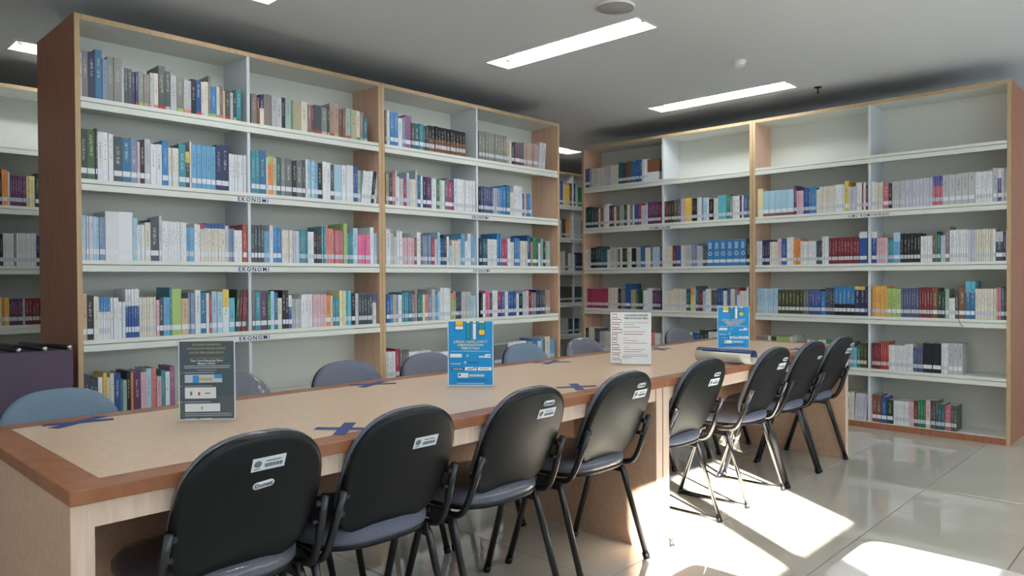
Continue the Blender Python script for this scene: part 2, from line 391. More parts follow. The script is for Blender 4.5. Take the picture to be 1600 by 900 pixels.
BOOKS = """
#A 1 L
1181 1194 1 228 g *;1194 1222 1 234 m *;1222 1253 1 237 n *;1253 1287 1 256 Q *;1287 1310 1 214 S *;1310 1342 1 230 f *;1342 1381 1 231 f *;1380 1393 1 189 g;1393 1412 1 189 d *;1412 1432 1 187 d *;1432 1463 2 178 n;1463 1469 1 182 s;1469 1490 1 185 f *;1490 1505 1 174 m;1505 1521 1 177 f *;1522 1543 1 186 g *;1543 1566 1 191 o *;1567 1602 1 235 h *;1602 1629 1 212 h *;1629 1662 1 195 g *;1662 1700 1 195 f *;1700 1721 1 181 g *;1721 1743 1 185 g *;1743 1770 1 197 k *;1769 1798 1 193 b *;1798 1817 1 192 o *;1817 1841 1 196 o *;1841 1856 1 233 m *;1855 1887 1 173 B *;1887 1906 1 181 o;1906 1925 1 185 m *;1924 1938 1 164 Z;1938 1969 1 171 h *;1968 1988 1 163 g;1988 2005 1 176 d;2005 2035 1 187 T *
#A 1 R
2098 2133 1 178 m *;2133 2151 1 163 z;2151 2178 1 181 n^o^.45 *;2178 2228 1 190 m *;2228 2260 1 183 g *;2260 2294 1 185 g *;2294 2320 1 188 k *;2320 2361 1 188 D *;2361 2374 1 183 f;2374 2429 1 183 K *;2429 2475 1 189 o *;2474 2499 1 175 m;2499 2522 1 171 R;2522 2574 1 181 d *;2573 2616 1 177 f *;2616 2635 1 182 e;2635 2705 2 210 I *;2705 2754 2 186 z;2754 2794 1 198 D *;2794 2839 1 196 K *;2839 2869 1 194 o *;2869 2895 1 194 m;2895 2926 1 160 t
#A 2 L
1181 1213 1 253 e *;1213 1250 1 253 A *;1250 1260 1 263 e *;1260 1287 1 249 w *;1287 1312 1 250 w *;1312 1336 1 248 w *;1336 1380 1 233 d *;1379 1421 1 233 Q *;1421 1453 1 242 S *;1452 1467 1 221 p *;1467 1491 1 232 k *;1491 1521 1 241 g *;1521 1551 1 221 w *;1551 1581 1 221 w *;1581 1615 1 246 B *;1615 1670 3 213 o *;1670 1709 1 240 T *;1708 1730 1 201 y^d^.3 *;1730 1741 1 261 o;1741 1878 5 248 C *;1878 1914 1 260 n *;1914 1958 1 263 n *;1957 2062 6 218 w *
#A 2 R
2093 2123 1 256 T *;2123 2146 1 258 T *;2146 2189 1 263 Q *;2189 2199 1 224 w;2199 2231 1 234 a^x^.2 *;2231 2258 1 230 Z *;2258 2286 1 233 t *;2286 2316 1 231 f *;2316 2362 1 233 G *;2362 2392 1 225 k *;2392 2435 1 229 G *;2435 2455 1 237 d *;2455 2469 1 243 w;2469 2519 2 243 s *;2519 2542 1 226 C *;2542 2577 1 230 k *;2577 2636 2 241 w *;2636 2665 1 229 d *;2665 2721 1 232 s *;2721 2755 1 234 w *;2755 2810 1 241 w *;2810 2848 2 234 b;2848 2871 1 215 D;2871 2928 3 215 w/6;2928 2951 1 219 w/6;2951 2975 1 217 k/7;2975 2996 1 215 w/8
#A 3 L
1183 1204 2 228 s;1204 1238 3 224 l *;1237 1264 2 223 s *;1264 1292 2 223 S *;1292 1358 1 254 w *;1358 1427 1 255 w *;1427 1450 2 225 s;1449 1487 2 194 w *;1487 1516 1 206 o *;1516 1560 1 222 d *;1560 1575 1 244 l *;1575 1708 8 217 w *;1707 1752 3 189 C;1752 1788 2 211 w *;1788 1810 1 214 r^o^.13 *;1810 1928 6 218 b^o^.13 *;1928 1949 1 210 g *;1949 1985 3 193 S;1985 2034 2 187 w *;2035 2062 1 223 r *
#A 3 R
2091 2172 4 223 d *;2172 2207 3 189 C;2208 2231 1 228 w *;2231 2286 2 214 B *;2286 2355 4 201 o;2355 2408 4 200 l;2408 2469 6 206 T;2469 2512 3 200 w;2513 2566 3 211 k;2566 2599 2 237 T;2599 2651 3 227 q;2651 2729 6 215 H;2730 2759 2 262 a;2759 2806 3 200 T;2806 2842 1 236 s *;2841 2945 5 196 P;2945 2974 1 247 w *;2974 3003 2 213 s
#A 4 L
1182 1202 1 237 Z *;1202 1233 1 228 k *;1233 1257 1 220 o *;1257 1313 5 217 B^w^.35;1313 1353 3 214 w *;1353 1386 2 190 w *;1387 1455 5 258 w^b^.35 *;1455 1542 7 213 o;1542 1558 1 196 p *;1558 1580 1 206 d *;1580 1613 2 210 C *;1613 1625 1 265 T *;1625 1676 1 255 a *;1675 1714 1 203 Z *;1714 1752 3 231 S;1752 1783 1 248 w *;1782 1817 1 233 Q *;1817 1834 1 229 w *;1833 1848 1 209 r;1849 1879 1 238 s *;1879 1911 1 237 s *;1911 1949 1 248 y^w^.42 *;1948 1983 1 197 c *;1984 2007 1 249 e/3 *;2007 2051 3 245 R/4
#A 4 R
2093 2113 1 236 G *;2113 2146 1 232 T *;2146 2189 1 235 u *;2189 2210 1 215 E *;2210 2235 1 234 s *;2235 2258 1 226 Q *;2258 2288 1 190 o *;2289 2330 2 237 k *;2329 2351 1 208 w^b^.35 *;2351 2386 3 182 g;2386 2417 3 183 g;2418 2499 3 210 w *;2499 2597 5 208 p;2597 2633 1 201 x *;2633 2647 1 198 o;2647 2698 3 185 T;2698 2743 2 228 Y;2743 2790 3 228 c;2790 2820 1 212 k *;2820 2845 1 210 l;2845 2959 5 206 d;2959 2989 2 205 V^w^.3
#A 5 L
1183 1212 1 220 d *;1212 1251 2 203 d *;1251 1273 1 207 w *;1274 1292 1 226 y *;1292 1307 1 203 o;1307 1326 1 223 o *;1326 1358 1 222 b *;1358 1367 1 190 T;1367 1388 1 183 D *;1388 1407 1 227 k *;1407 1420 1 219 x;1420 1457 1 221 u *;1457 1488 2 213 p;1488 1514 1 231 s *;1514 1539 1 229 q *;1539 1564 1 185 p *;1564 1586 1 214 T *;1586 1610 1 205 w *;1610 1638 1 230 U *
#A2 1 L
3078 3089 1 237 m;3089 3113 1 238 w;3113 3185 2 237 B *;3185 3222 1 203 w *;3222 3250 1 214 S;3250 3305 1 232 U *;3304 3333 1 186 h;3333 3374 1 184 t *;3374 3413 1 188 T *;3413 3440 1 179 d;3440 3467 1 183 d;3467 3552 3 191 k^z^.5;3552 3640 3 190 k^z^.5;3640 3730 3 188 k^z^.5;3729 3825 3 186 k^z^.5
#A2 1 R
3970 4071 3 221 f;4071 4179 3 220 f;4179 4282 3 219 f;4281 4315 1 179 K;4315 4338 1 186 o;4337 4375 1 184 k;4375 4437 1 188 u^R^.55 *;4437 4487 1 182 d;4487 4667 5 197 I;4667 4749 2 225 g/5
#A2 2 L
3077 3101 1 217 K;3101 3134 1 220 d *;3134 3159 1 227 H;3159 3173 1 247 w;3173 3190 1 204 w;3190 3232 2 193 g;3232 3260 1 196 M;3261 3284 1 240 s;3283 3336 2 198 o;3336 3357 1 261 g;3356 3386 1 231 Q *;3386 3407 1 229 w;3407 3439 1 225 n *;3439 3485 1 228 u *;3485 3494 1 215 g;3494 3537 1 222 w *;3537 3565 1 220 E;3565 3590 1 218 g;3589 3615 1 216 w;3615 3650 1 233 G *;3649 3691 1 217 M *;3691 3710 1 225 b;3710 3822 4 241 w;3822 3926 4 239 w
#A2 2 R
3967 3988 1 203 k;3988 4129 5 208 j;4129 4161 2 205 l;4161 4205 1 208 S;4205 4271 2 226 B;4271 4316 1 239 Q *;4316 4357 1 185 o;4357 4461 4 244 w;4461 4488 1 188 V;4488 4500 1 187 w;4500 4531 1 189 m;4531 4567 1 189 B;4567 4579 1 194 s
#A2 3 L
3073 3114 1 246 w *;3114 3139 1 219 g;3139 3169 2 193 g;3170 3214 2 235 w;3214 3326 7 191 p;3326 3347 1 195 z;3347 3382 1 233 w *;3382 3403 1 216 G;3403 3481 5 213 S;3481 3515 1 197 M;3515 3542 1 188 l;3543 3568 1 241 s;3567 3602 2 195 b;3602 3630 1 225 d;3630 3655 1 211 w;3655 3677 1 145 s;3678 3749 4 185 o;3749 3775 1 197 l;3775 3818 2 239 C;3818 3845 1 184 w;3845 3879 1 240 w;3878 3919 2 231 C;3919 3926 1 188 o
#A2 3 R
3967 4002 1 214 n;4002 4037 1 211 t;4037 4058 1 207 d;4058 4165 6 209 w;4165 4216 2 258 B;4216 4283 2 216 M;4283 4313 1 221 w;4312 4365 3 191 o;4366 4431 2 227 B;4431 4521 5 206 o;4521 4565 1 256 b *;4564 4584 1 204 x;4584 4633 1 243 E *;4633 4661 1 233 d;4661 4690 1 196 w;4690 4719 1 233 D;4719 4748 1 209 k;4748 4815 3 216 D
#A2 4 L
3072 3105 1 196 b *;3105 3132 1 191 B;3132 3157 1 197 Z;3157 3180 1 188 S;3180 3211 1 192 w;3211 3265 3 209 T;3265 3297 1 208 Q *;3296 3328 1 194 m;3329 3349 1 217 I;3349 3373 1 198 t;3373 3396 1 197 E;3396 3417 1 192 o;3417 3453 1 192 q *;3453 3484 1 182 S;3484 3515 1 228 g;3514 3545 2 190 C;3545 3567 1 209 s;3567 3665 4 236 w;3665 3684 1 197 K;3684 3716 1 211 q^a^.3;3716 3775 4 206 d;3775 3878 6 204 g;3878 3926 3 173 s
#A2 4 R
3977 4005 1 197 k;4005 4033 1 186 w;4033 4076 2 208 P;4076 4111 2 190 h;4111 4169 2 207 w;4169 4213 1 193 M^u^.3;4213 4250 1 198 V;4250 4287 1 202 w;4287 4385 3 196 b;4385 4416 1 179 w;4416 4462 1 178 k;4463 4498 1 194 s;4498 4537 1 204 p;4537 4565 1 193 R;4565 4629 2 186 m;4630 4674 1 207 n;4674 4745 3 206 d;4745 4812 3 200 I
#A2 5 L
3068 3148 3 200 w;3148 3187 1 218 M;3187 3267 3 205 G;3267 3468 3 185 w;3468 3492 1 177 g;3492 3865 12 165 w;3865 3926 2 146 g
#A2 5 R
3967 4122 4 175 g;4122 4284 2 174 G;4284 4507 8 188 w;4506 4530 1 174 d;4530 4578 1 177 a;4578 4643 3 201 B;4643 4692 1 175 w;4692 4721 1 189 C;4721 4737 1 188 e;4738 4800 2 207 o;4800 4860 3 176 C
#B 1 L
4708 4648 1 194 V *;4648 4620 1 188 g;4619 4538 4 189 o;4538 4458 4 187 o;4457 4386 3 198 g;4386 4293 4 195 o;4292 4242 1 212 t;4243 4193 1 200 d;4193 4140 1 213 z;4140 4084 1 201 Q;4084 4014 3 212 b;4014 3948 3 211 w;3948 3830 1 203 z^w^.6 *
#B 2 L
4704 4630 2 213 e;4630 4540 2 200 d;4540 4512 1 190 o;4512 4475 1 194 z;4475 4455 1 198 o;4455 4404 1 228 w;4404 4345 2 211 u;4345 4318 1 195 o;4318 4279 1 193 z;4279 4221 1 196 D;4221 4191 1 205 e;4191 4153 2 203 o;4153 4123 1 200 m;4123 4104 1 192 w;4104 4056 1 202 b;4056 4023 1 205 r;4023 3964 2 183 l;3964 3950 1 199 w;3950 3832 5 212 u;3832 3800 1 201 R
#B 2 R
3763 3716 2 204 R;3716 3665 2 206 e;3665 3624 1 205 z;3624 3590 1 214 t;3590 3540 3 217 p;3540 3474 3 215 y;3474 3418 3 208 k;3418 3373 2 212 w;3373 3356 1 213 S;3356 3318 1 205 s;3318 3299 1 202 w;3299 3255 1 188 k;3255 3211 2 193 o;3211 3131 4 214 c;3131 3094 1 218 E;3094 3070 1 195 S;3070 3040 1 199 o;3040 3004 1 196 w;3004 2986 1 194 k;2986 2968 1 198 w;2968 2930 1 198 V;2930 2906 1 199 E
#B 3 L
4708 4698 1 193 K;4698 4669 1 192 o;4669 4640 1 204 g;4640 4574 3 209 k;4574 4509 2 220 d;4509 4429 3 192 t;4429 4394 2 184 o;4394 4296 5 201 g;4296 4273 1 186 h;4273 4250 1 191 o;4250 4189 2 190 e;4189 4136 2 195 o;4136 4084 1 187 k;4084 4032 3 191 g;4032 3980 1 202 Q;3980 3915 1 187 o *;3915 3897 1 186 h;3897 3812 5 190 s;3812 3794 1 195 R
#B 3 R
3763 3676 5 195 o;3676 3635 1 196 R;3635 3588 1 191 b;3588 3548 2 192 o;3548 3478 5 196 g;3478 3416 4 203 S;3416 3361 4 186 g;3361 3319 2 184 d;3319 3256 1 232 B *;3256 3193 1 232 B *;3193 3131 1 231 B *;3131 3067 1 231 B *;3067 3004 1 230 B *;3004 2945 1 230 B *;2945 2907 1 225 e *
#B 4 L
4708 4684 2 178 g;4683 4419 5 198 M;4419 4298 6 206 o;4298 4267 1 200 k;4267 4209 3 206 m;4209 4145 1 248 b *;4145 4085 2 188 K;4085 4052 1 188 h;4052 4004 1 189 e;4004 3960 2 183 w;3960 3899 1 208 w *;3899 3803 5 184 u
#B 4 R
3763 3674 6 185 o;3674 3535 7 203 o;3535 3486 3 198 t;3485 3453 1 216 q^y^.3;3453 3436 1 216 w;3436 3404 1 228 t;3404 3365 2 196 R;3365 3333 1 184 s;3333 3279 2 202 w;3279 3219 3 188 h;3219 3163 2 206 b;3163 3126 2 186 w;3126 3092 2 212 j;3092 3053 1 203 o;3053 3029 1 201 S;3029 3005 1 218 r^w^.3;3005 2946 4 187 w;2946 2922 1 218 w;2922 2908 1 213 k
#B 5 L
4708 4669 1 198 k;4669 4595 2 208 o;4595 4529 2 197 d;4530 4465 3 168 g;4465 4346 4 172 o;4346 4230 3 190 S;4230 4079 6 177 w;4079 3983 4 189 h;3983 3925 2 180 z;3925 3875 1 189 q;3875 3804 3 179 w
#B 5 R
3755 3686 2 197 R;3686 3604 4 195 o;3604 3550 2 204 R;3550 3473 3 201 w;3473 3395 3 204 b;3395 3308 2 232 e;3308 3257 2 217 w;3257 3102 5 216 w;3102 2982 4 228 S;2982 2911 3 227 o
#B2 2 L
2843 2791 1 237 Y *;2791 2526 5 214 s^z^.9 *;2526 2502 1 239 u;2502 2446 4 193 p;2446 2399 4 212 b;2399 2342 4 210 B;2342 2319 1 191 o;2319 2198 8 208 o;2198 2120 5 214 w;2120 2090 1 237 y *;2090 2033 5 190 l;2033 1990 3 215 w;1990 1981 1 210 R;1981 1962 1 214 w;1962 1945 1 192 R
#B2 2 R
1921 1892 2 215 w;1892 1837 3 204 o;1837 1796 1 194 H *;1796 1774 1 187 k;1774 1703 4 201 g;1703 1585 5 202 l;1585 1497 4 204 l;1497 1435 4 212 V^H^.35;1435 1313 3 215 g *;1313 1231 2 218 g *;1231 1125 6 215 w;1125 1097 1 234 g *;1097 1074 1 227 w^V^.3 *;1074 1042 2 228 g *
#B2 3 L
2849 2800 3 205 w;2800 2732 3 211 n;2732 2660 5 194 o;2660 2632 1 219 p;2632 2586 1 212 b *;2586 2529 3 226 w;2529 2470 2 213 x;2470 2342 8 188 w;2342 2294 3 190 d;2294 2243 3 219 w;2243 2009 10 207 R;2009 1950 1 246 w^b^.2 *
#B2 3 R
1921 1882 1 242 w^b^.2 *;1882 1803 4 193 p;1802 1762 3 178 T;1762 1715 1 225 s^C^.3 *;1715 1579 6 216 k;1578 1500 5 192 w;1500 1479 1 194 z;1479 1469 1 221 E;1469 1446 1 202 t;1446 1415 2 192 l;1416 1389 1 255 m *;1389 1271 8 228 w;1271 1222 3 224 l;1222 1122 7 225 o;1122 1107 1 222 w;1107 1064 1 203 g^d^.35 *;1064 1047 1 201 n;1047 1042 1 205 w
#B2 4 L
2849 2660 9 208 s;2660 2449 7 198 N;2449 2402 2 199 G;2402 2307 4 202 V^b^.45;2307 2269 1 190 B *;2269 2198 4 216 d;2198 2044 5 226 B^k^.6 *;2044 1966 2 227 y^n^.12 *;1966 1949 1 227 n
#B2 4 R
1914 1809 5 232 X;1809 1710 3 213 a *;1710 1589 7 216 j;1589 1500 5 221 R;1500 1464 1 219 z *;1464 1417 2 191 e;1417 1392 1 213 D *;1392 1354 2 146 w;1354 1332 1 197 d;1332 1288 1 229 z *;1288 1229 2 266 c^Q^.3 *;1229 1100 7 214 o;1100 1074 2 225 H;1074 1054 1 221 t *;1054 1042 1 226 R *
#B2 5 L
2850 2750 2 201 m;2750 2722 1 210 o;2722 2677 1 206 e;2677 2562 6 210 a;2562 2532 1 214 o;2532 2503 1 226 g;2503 2418 3 182 m;2418 2397 1 195 w;2397 2325 2 177 M;2325 2263 3 198 w;2263 2173 3 205 E;2173 2134 2 203 w;2134 2051 4 197 S;2051 2027 1 154 c;2027 2004 1 171 E;2004 1952 2 193 N
#B2 5 R
1914 1854 4 198 R;1854 1795 4 209 r;1795 1684 8 187 w;1684 1627 4 202 w;1627 1562 5 177 j;1562 1499 1 214 k *;1499 1441 1 217 k *;1441 1396 3 220 w;1396 1307 3 224 g *
#B2 6 L
2218 2046 6 209 o;2046 1956 4 207 l/3
#B2 6 R
1921 1914 1 200 p;1914 1849 2 210 z *;1849 1808 1 200 b *;1808 1763 1 181 e *;1763 1657 6 179 w;1657 1622 2 182 p;1622 1596 1 195 R;1596 1541 3 205 E;1541 1511 1 205 p *;1511 1461 3 209 h;1461 1419 2 186 t;1419 1379 1 182 H *;1379 1342 2 186 h
#C 2 L
1060 1130 6 217 m;1130 1202 5 216 R;1202 1213 1 220 k;1214 1247 2 244 x *;1247 1261 1 233 o;1261 1351 6 208 u;1351 1359 1 213 r;1359 1408 4 215 Y;1409 1467 2 234 e *;1467 1546 4 236 k *
#C 3 L
1055 1161 8 203 w;1161 1198 3 214 b;1198 1216 1 216 k *;1216 1279 5 222 w;1279 1294 1 219 m;1294 1412 8 226 w;1411 1482 3 212 n *;1482 1541 5 219 w
#C 4 L
1050 1175 8 190 e;1175 1193 2 188 n;1193 1204 1 193 Y;1204 1222 1 192 x;1222 1248 1 192 y *;1248 1326 6 182 u;1326 1341 1 181 g;1341 1426 4 184 R;1426 1536 6 182 k
#D 1 L
7066 7116 1 268 m;7116 7166 1 289 b;7166 7185 1 260 o;7185 7293 3 265 y;7293 7332 1 280 z;7332 7410 2 285 n;7410 7462 1 267 o;7462 7542 1 247 E;7542 7623 2 271 g
#D 2 L
7063 7112 1 225 g;7112 7138 1 227 w;7138 7213 2 230 e;7213 7303 2 234 x;7303 7342 1 230 o;7342 7539 5 236 g;7539 7620 2 235 n
#D 3 L
7060 7160 1 228 g;7160 7198 1 246 o;7198 7262 2 231 z;7262 7313 1 216 w;7313 7404 2 201 w;7404 7536 3 228 n;7536 7617 2 222 k
#D 4 L
7057 7157 2 201 d;7157 7336 3 199 N;7336 7388 2 214 w;7388 7534 3 197 d;7533 7614 2 187 g
#D 5 L
7054 7256 4 199 g;7256 7478 5 190 n;7478 7611 2 174 g
"""
CASE = {'A': ('leftmost', AX[0]), 'A2': ('second', AX[1]), 'B': ('third', BY[0]), 'B2': ('rightmost', BY[1]), 'C': ('dim left-edge', 0), 'D': ('dim aisle', 0)}
ROWN = {1: 'top', 2: 'second', 3: 'third', 4: 'fourth', 5: 'fifth', 6: 'bottom'}
SB = 0.018
def ordinal(n):
    return '%d%s' % (n, 'th' if 10 <= n % 100 <= 20 else {1: 'st', 2: 'nd', 3: 'rd'}.get(n % 10, 'th'))
def book_geo(w, d, h, c1, c2, frac, seed, detail):
    """boxes of one book in its own frame: list of (lo, hi, colour, has_spine)"""
    out = []
    parts = [(0, h, c1)] if c2 is None else [(0, h*(1-frac), c2), (h*(1-frac), h, c1)]
    t = min(0.0022, w*0.25)
    for z0, z1, c in parts:
        if detail:
            out += [((0, 0, z0), (w, t, z1), c), ((0, t, z0), (t, d, z1), c), ((w-t, t, z0), (w, d, z1), c)]
        else:
            out += [((0, 0, z0), (w, d, z1), c)]
    return out
class BookMesh:
    def __init__(s): s.v = []; s.f = []; s.uv = []; s.col = []; s.mi = []
    def box(s, lo, hi, c, seed, M, W, H, spine=True, mi=0):
        x0, y0, z0 = lo; x1, y1, z1 = hi; b = len(s.v)
        for q in [(x0,y0,z0),(x1,y0,z0),(x1,y1,z0),(x0,y1,z0),(x0,y0,z1),(x1,y0,z1),(x1,y1,z1),(x0,y1,z1)]:
            s.v.append(tuple(M @ Vector(q)) if M else q)
        for f in ((0,3,2,1),(4,5,6,7),(0,1,5,4),(1,2,6,5),(2,3,7,6),(3,0,4,7)):
            s.f.append(tuple(b+i for i in f)); s.mi.append(mi)
            sp = spine and f == (0,1,5,4)
            s.uv += [(0, z0/H), (1, z0/H), (1, z1/H), (0, z1/H)] if sp else [(-3, -3)]*4
            s.col += [c[:3] + (seed,)]*4
    def mesh(s, name, mats):
        me = bpy.data.meshes.new(name); me.from_pydata(s.v, [], s.f)
        for m in mats: me.materials.append(MATS[m])
        me.polygons.foreach_set('material_index', s.mi)
        ul = me.uv_layers.new(name='UVMap'); ul.data.foreach_set('uv', [x for p in s.uv for x in p])
        ca = me.color_attributes.new('Col', 'FLOAT_COLOR', 'CORNER'); ca.data.foreach_set('color', [x for p in s.col for x in p])
        me.update(); return me
def book_colour(c, jit):
    r, g, b = rgb(*PAL[c][1:])[:3]; l = 0.3*r+0.55*g+0.15*b; k = 0.14
    return tuple(min(1, (v*(1-k)+l*k)*jit) for v in (r, g, b))
def set_emblem(o, th, hh):
    n = 20; b = MB(); r0, r1 = th*0.30, th*0.19; zc = hh*0.47
    V = [(th/2+r*math.cos(2*PI*k/n), y, zc+r*math.sin(2*PI*k/n)) for y in (0.0, -0.0008) for r in (r0, r1) for k in range(n)]
    F = []
    for k in range(n):
        q = (k+1) % n; F += [(2*n+k, 2*n+q, 3*n+q, 3*n+k), (k, q, 2*n+q, 2*n+k), (n+q, n+k, 3*n+k, 3*n+q)]
    b.add(V, F, 'sign_pale'); b.build('ring_emblem', o)
    b = MB()
    for k in range(7): b.box((th*(0.24 if k % 2 else 0.28), -0.0008, hh*(0.66+0.036*k)), (th*(0.76 if k % 3 else 0.68), 0.0, hh*(0.682+0.036*k)), 'sign_pale')
    b.build('spine_title', o)
def build_books():
    rest = BookMesh(); rnd = random.Random(11); idx = 0; bay_key = None; ntag = 0
    for line in BOOKS.strip().split('\n'):
        if not line.strip(): continue
        if line[0] == '#':
            case, row, bay = line[1:].split(); row = int(row); idx = 0; continue
        for seg in line.split(';'):
            p = seg.split(); a, b, n, h, code = int(p[0])/1000, int(p[1])/1000, int(p[2]), int(p[3])/1000, p[4]
            indiv = len(p) > 5; tilt = 0.0
            if '/' in code: code, tl = code.split('/'); tilt = math.radians(float(tl))
            cc = code.split('^'); c1 = cc[0]; c2 = cc[1] if len(cc) > 1 else None; fr = float(cc[2]) if len(cc) > 2 else 0
            step = (b-a)/n; th = abs(step)-0.0014
            for i in range(n):
                idx += 1
                hh = h*(1+rnd.uniform(-0.008, 0.008)); d = min(0.27, max(0.15, h*0.72))*rnd.uniform(0.95, 1.05)
                jit = rnd.uniform(0.92, 1.06); seed = rnd.random()
                if th > 0.045: seed = 9.0
                cA = book_colour(c1, jit); cB = book_colour(c2, jit) if c2 else None
                sb = SB+rnd.uniform(-0.003, 0.004); z = ZS[row]+0.0004+(th*math.sin(tilt) if tilt else 0)
                if case in ('B', 'B2'): loc = (XB+sb, a+step*i, z); rz = -PI/2
                else: loc = ((a+step*i), (YC if case in 'CD' else YA)+sb, z); rz = 0
                labelled = not (case == 'A' and row in (1, 5))
                tagc = None
                if case == 'A' and row == 1 and idx > 11:
                    tagc = rnd.choice(['r', 'E', 'q', 'a', 'g', None, None])
                M = Matrix.Translation(loc) @ Matrix.Rotation(rz, 4, 'Z') @ Matrix.Rotation(tilt, 4, 'Y')
                if indiv:
                    bm = BookMesh()
                    for lo, hi, c in book_geo(th, d, hh, cA, cB, fr, seed, True): bm.box(lo, hi, c, seed, None, th, hh)
                    o = obj('book', bm.mesh('book', ['book_cover'])); o.matrix_world = M
                    nm = PAL[c1][0] if not c2 else PAL[c1][0]+' and '+PAL[c2][0]
                    tag(o, '%s book, %s from left, %s shelf, %s bay of %s bookcase' % (nm, ordinal(idx), ROWN[row], {'L': 'left', 'R': 'right'}[bay], CASE[case][0]),
                        'book', 'books on the %s shelf of the %s bookcase' % (ROWN[row], CASE[case][0]))
                    pg = MB(); t = min(0.0022, th*0.25); pg.box((t, t, 0.003), (th-t, d-0.004, hh-0.004), 'pages'); pg.build('page_block', o)
                    if case == 'B' and row == 3 and c1 == 'B': set_emblem(o, th, hh)
                    if labelled or tagc:
                        lb = MB()
                        if labelled: lb.box((th*0.04, -0.0007, 0.029), (th*0.96, 0.0, 0.057), 'label_paper'); lb.build('spine_label', o)
                        else:
                            k = BookMesh(); k.box((0.0005, -0.0006, 0.001), (th-0.0005, 0.0, 0.019), rgb(*PAL[tagc][1:]), 0.5, None, th, hh, False)
                            ob = obj('colour_tag', k.mesh('colour_tag', ['book_cover']), o)
                else:
                    for lo, hi, c in book_geo(th, d, hh, cA, cB, fr, seed, False): rest.box(lo, hi, c, seed, M, th, hh)
                    rest.box((0.0012, 0.003, hh), (th-0.0012, d-0.004, hh+0.0005), (0.6, 0.55, 0.45), seed, M, th, hh, False)
                    if labelled: rest.box((th*0.04, -0.0007, 0.029), (th*0.96, 0.0, 0.057), rgb(200, 204, 210), seed, M, th, hh, False)
                    elif tagc: rest.box((0.0005, -0.0006, 0.001), (th-0.0005, 0.0, 0.019), rgb(*PAL[tagc][1:]), seed, M, th, hh, False)
    o = obj('shelved_books', rest.mesh('shelved_books', ['book_cover'])); o['kind'] = 'stuff'
    tag(o, 'remaining thin or distant books filling the library shelves', 'books')
build_books()

# ================================================================ reading tables
TZ, TN, TF = 0.73, 1.70, 2.64
def table(label, xa, xb, left_border, right_border):
    t = thing('reading_table', label, 'table', (xa, TN, 0), 0, 'reading tables set end to end')
    L, Dp = xb-xa, TF-TN; bw = 0.08; z0 = TZ-0.032
    xl = bw if left_border else 0.0; xr = L-bw if right_border else L
    tb = one(None, 'top_inlay', (xl+0.0006, bw+0.0006, z0+0.002), (xr-0.0006, Dp-bw-0.0006, TZ-0.0004), 'table_inlay', t)
    one(None, 'edge_board', (0.0006, 0, z0), (L-0.0006, bw, TZ), 'cherry_top', t, 0.0015)
    one(None, 'edge_board', (0.0006, Dp-bw, z0), (L-0.0006, Dp, TZ), 'cherry_top', t, 0.0015)
    if left_border: one(None, 'end_board', (0, bw+0.0004, z0), (bw, Dp-bw-0.0004, TZ), 'cherry_top', t, 0.0015)
    if right_border: one(None, 'end_board', (L-bw, bw+0.0004, z0), (L, Dp-bw-0.0004, TZ), 'cherry_top', t, 0.0015)
    pt = 0.05; fm = {'-y': 'table_edge', '+y': 'table_edge'}
    one(None, 'end_panel', (0.004, 0.012, 0), (pt, Dp-0.012, z0), 'table_panel', t, fm=fm)
    one(None, 'end_panel', (L-pt, 0.012, 0), (L-0.004, Dp-0.012, z0), 'table_panel', t, fm=fm)
    one(None, 'apron', (pt, 0.016, z0-0.055), (L-pt, 0.036, z0), 'table_edge', t)
    one(None, 'apron', (pt, Dp-0.036, z0-0.055), (L-pt, Dp-0.016, z0), 'table_edge', t)
    one(None, 'modesty_panel', (pt, Dp/2-0.01, 0.36), (L-pt, Dp/2+0.01, z0), 'table_panel', t)
    return t
TX = (0.455, 2.715, 4.915)
table('long wooden reading table with cherry border, the nearer of two end to end', TX[0], TX[1], True, False)
table('long wooden reading table, the farther one carrying the rolled paper', TX[1], TX[2], False, True)

# ================================================================ chairs
def outline(n, w, h, et, eb, taper=0.0):
    pts = []
    for k in range(n):
        a = 2*PI*k/n; c, s = math.cos(a), math.sin(a); e = et if s > 0 else eb
        u = math.copysign(abs(c)**(2/e), c)*w/2; v = math.copysign(abs(s)**(2/e), s)*h/2
        pts.append((u*(1-taper*v/h), v))
    return pts
def pad(mb, out, prof, place, m):
    """stack of rings: prof = (inset, depth); place maps (u, v, depth) to a point"""
    hw = max(abs(p[0]) for p in out); hh = max(abs(p[1]) for p in out); R = []
    for ins, dep in prof: R.append([place(u*(1-ins/hw), v*(1-ins/hh), dep) for u, v in out])
    mb.rings(R, m)
BACK_TILT = math.atan2(0.43, 1.0)
def back_place(u, v, d):           # d grows towards the sitter; origin in the middle of the back
    return Vector((u, -0.205+v*-math.sin(BACK_TILT)+d*math.cos(BACK_TILT), 0.612+v*math.cos(BACK_TILT)+d*math.sin(BACK_TILT)))
BO = outline(44, 0.378, 0.40, 2.7, 3.1, 0.05)
SO = outline(40, 0.42, 0.385, 3.4, 2.8, -0.04)
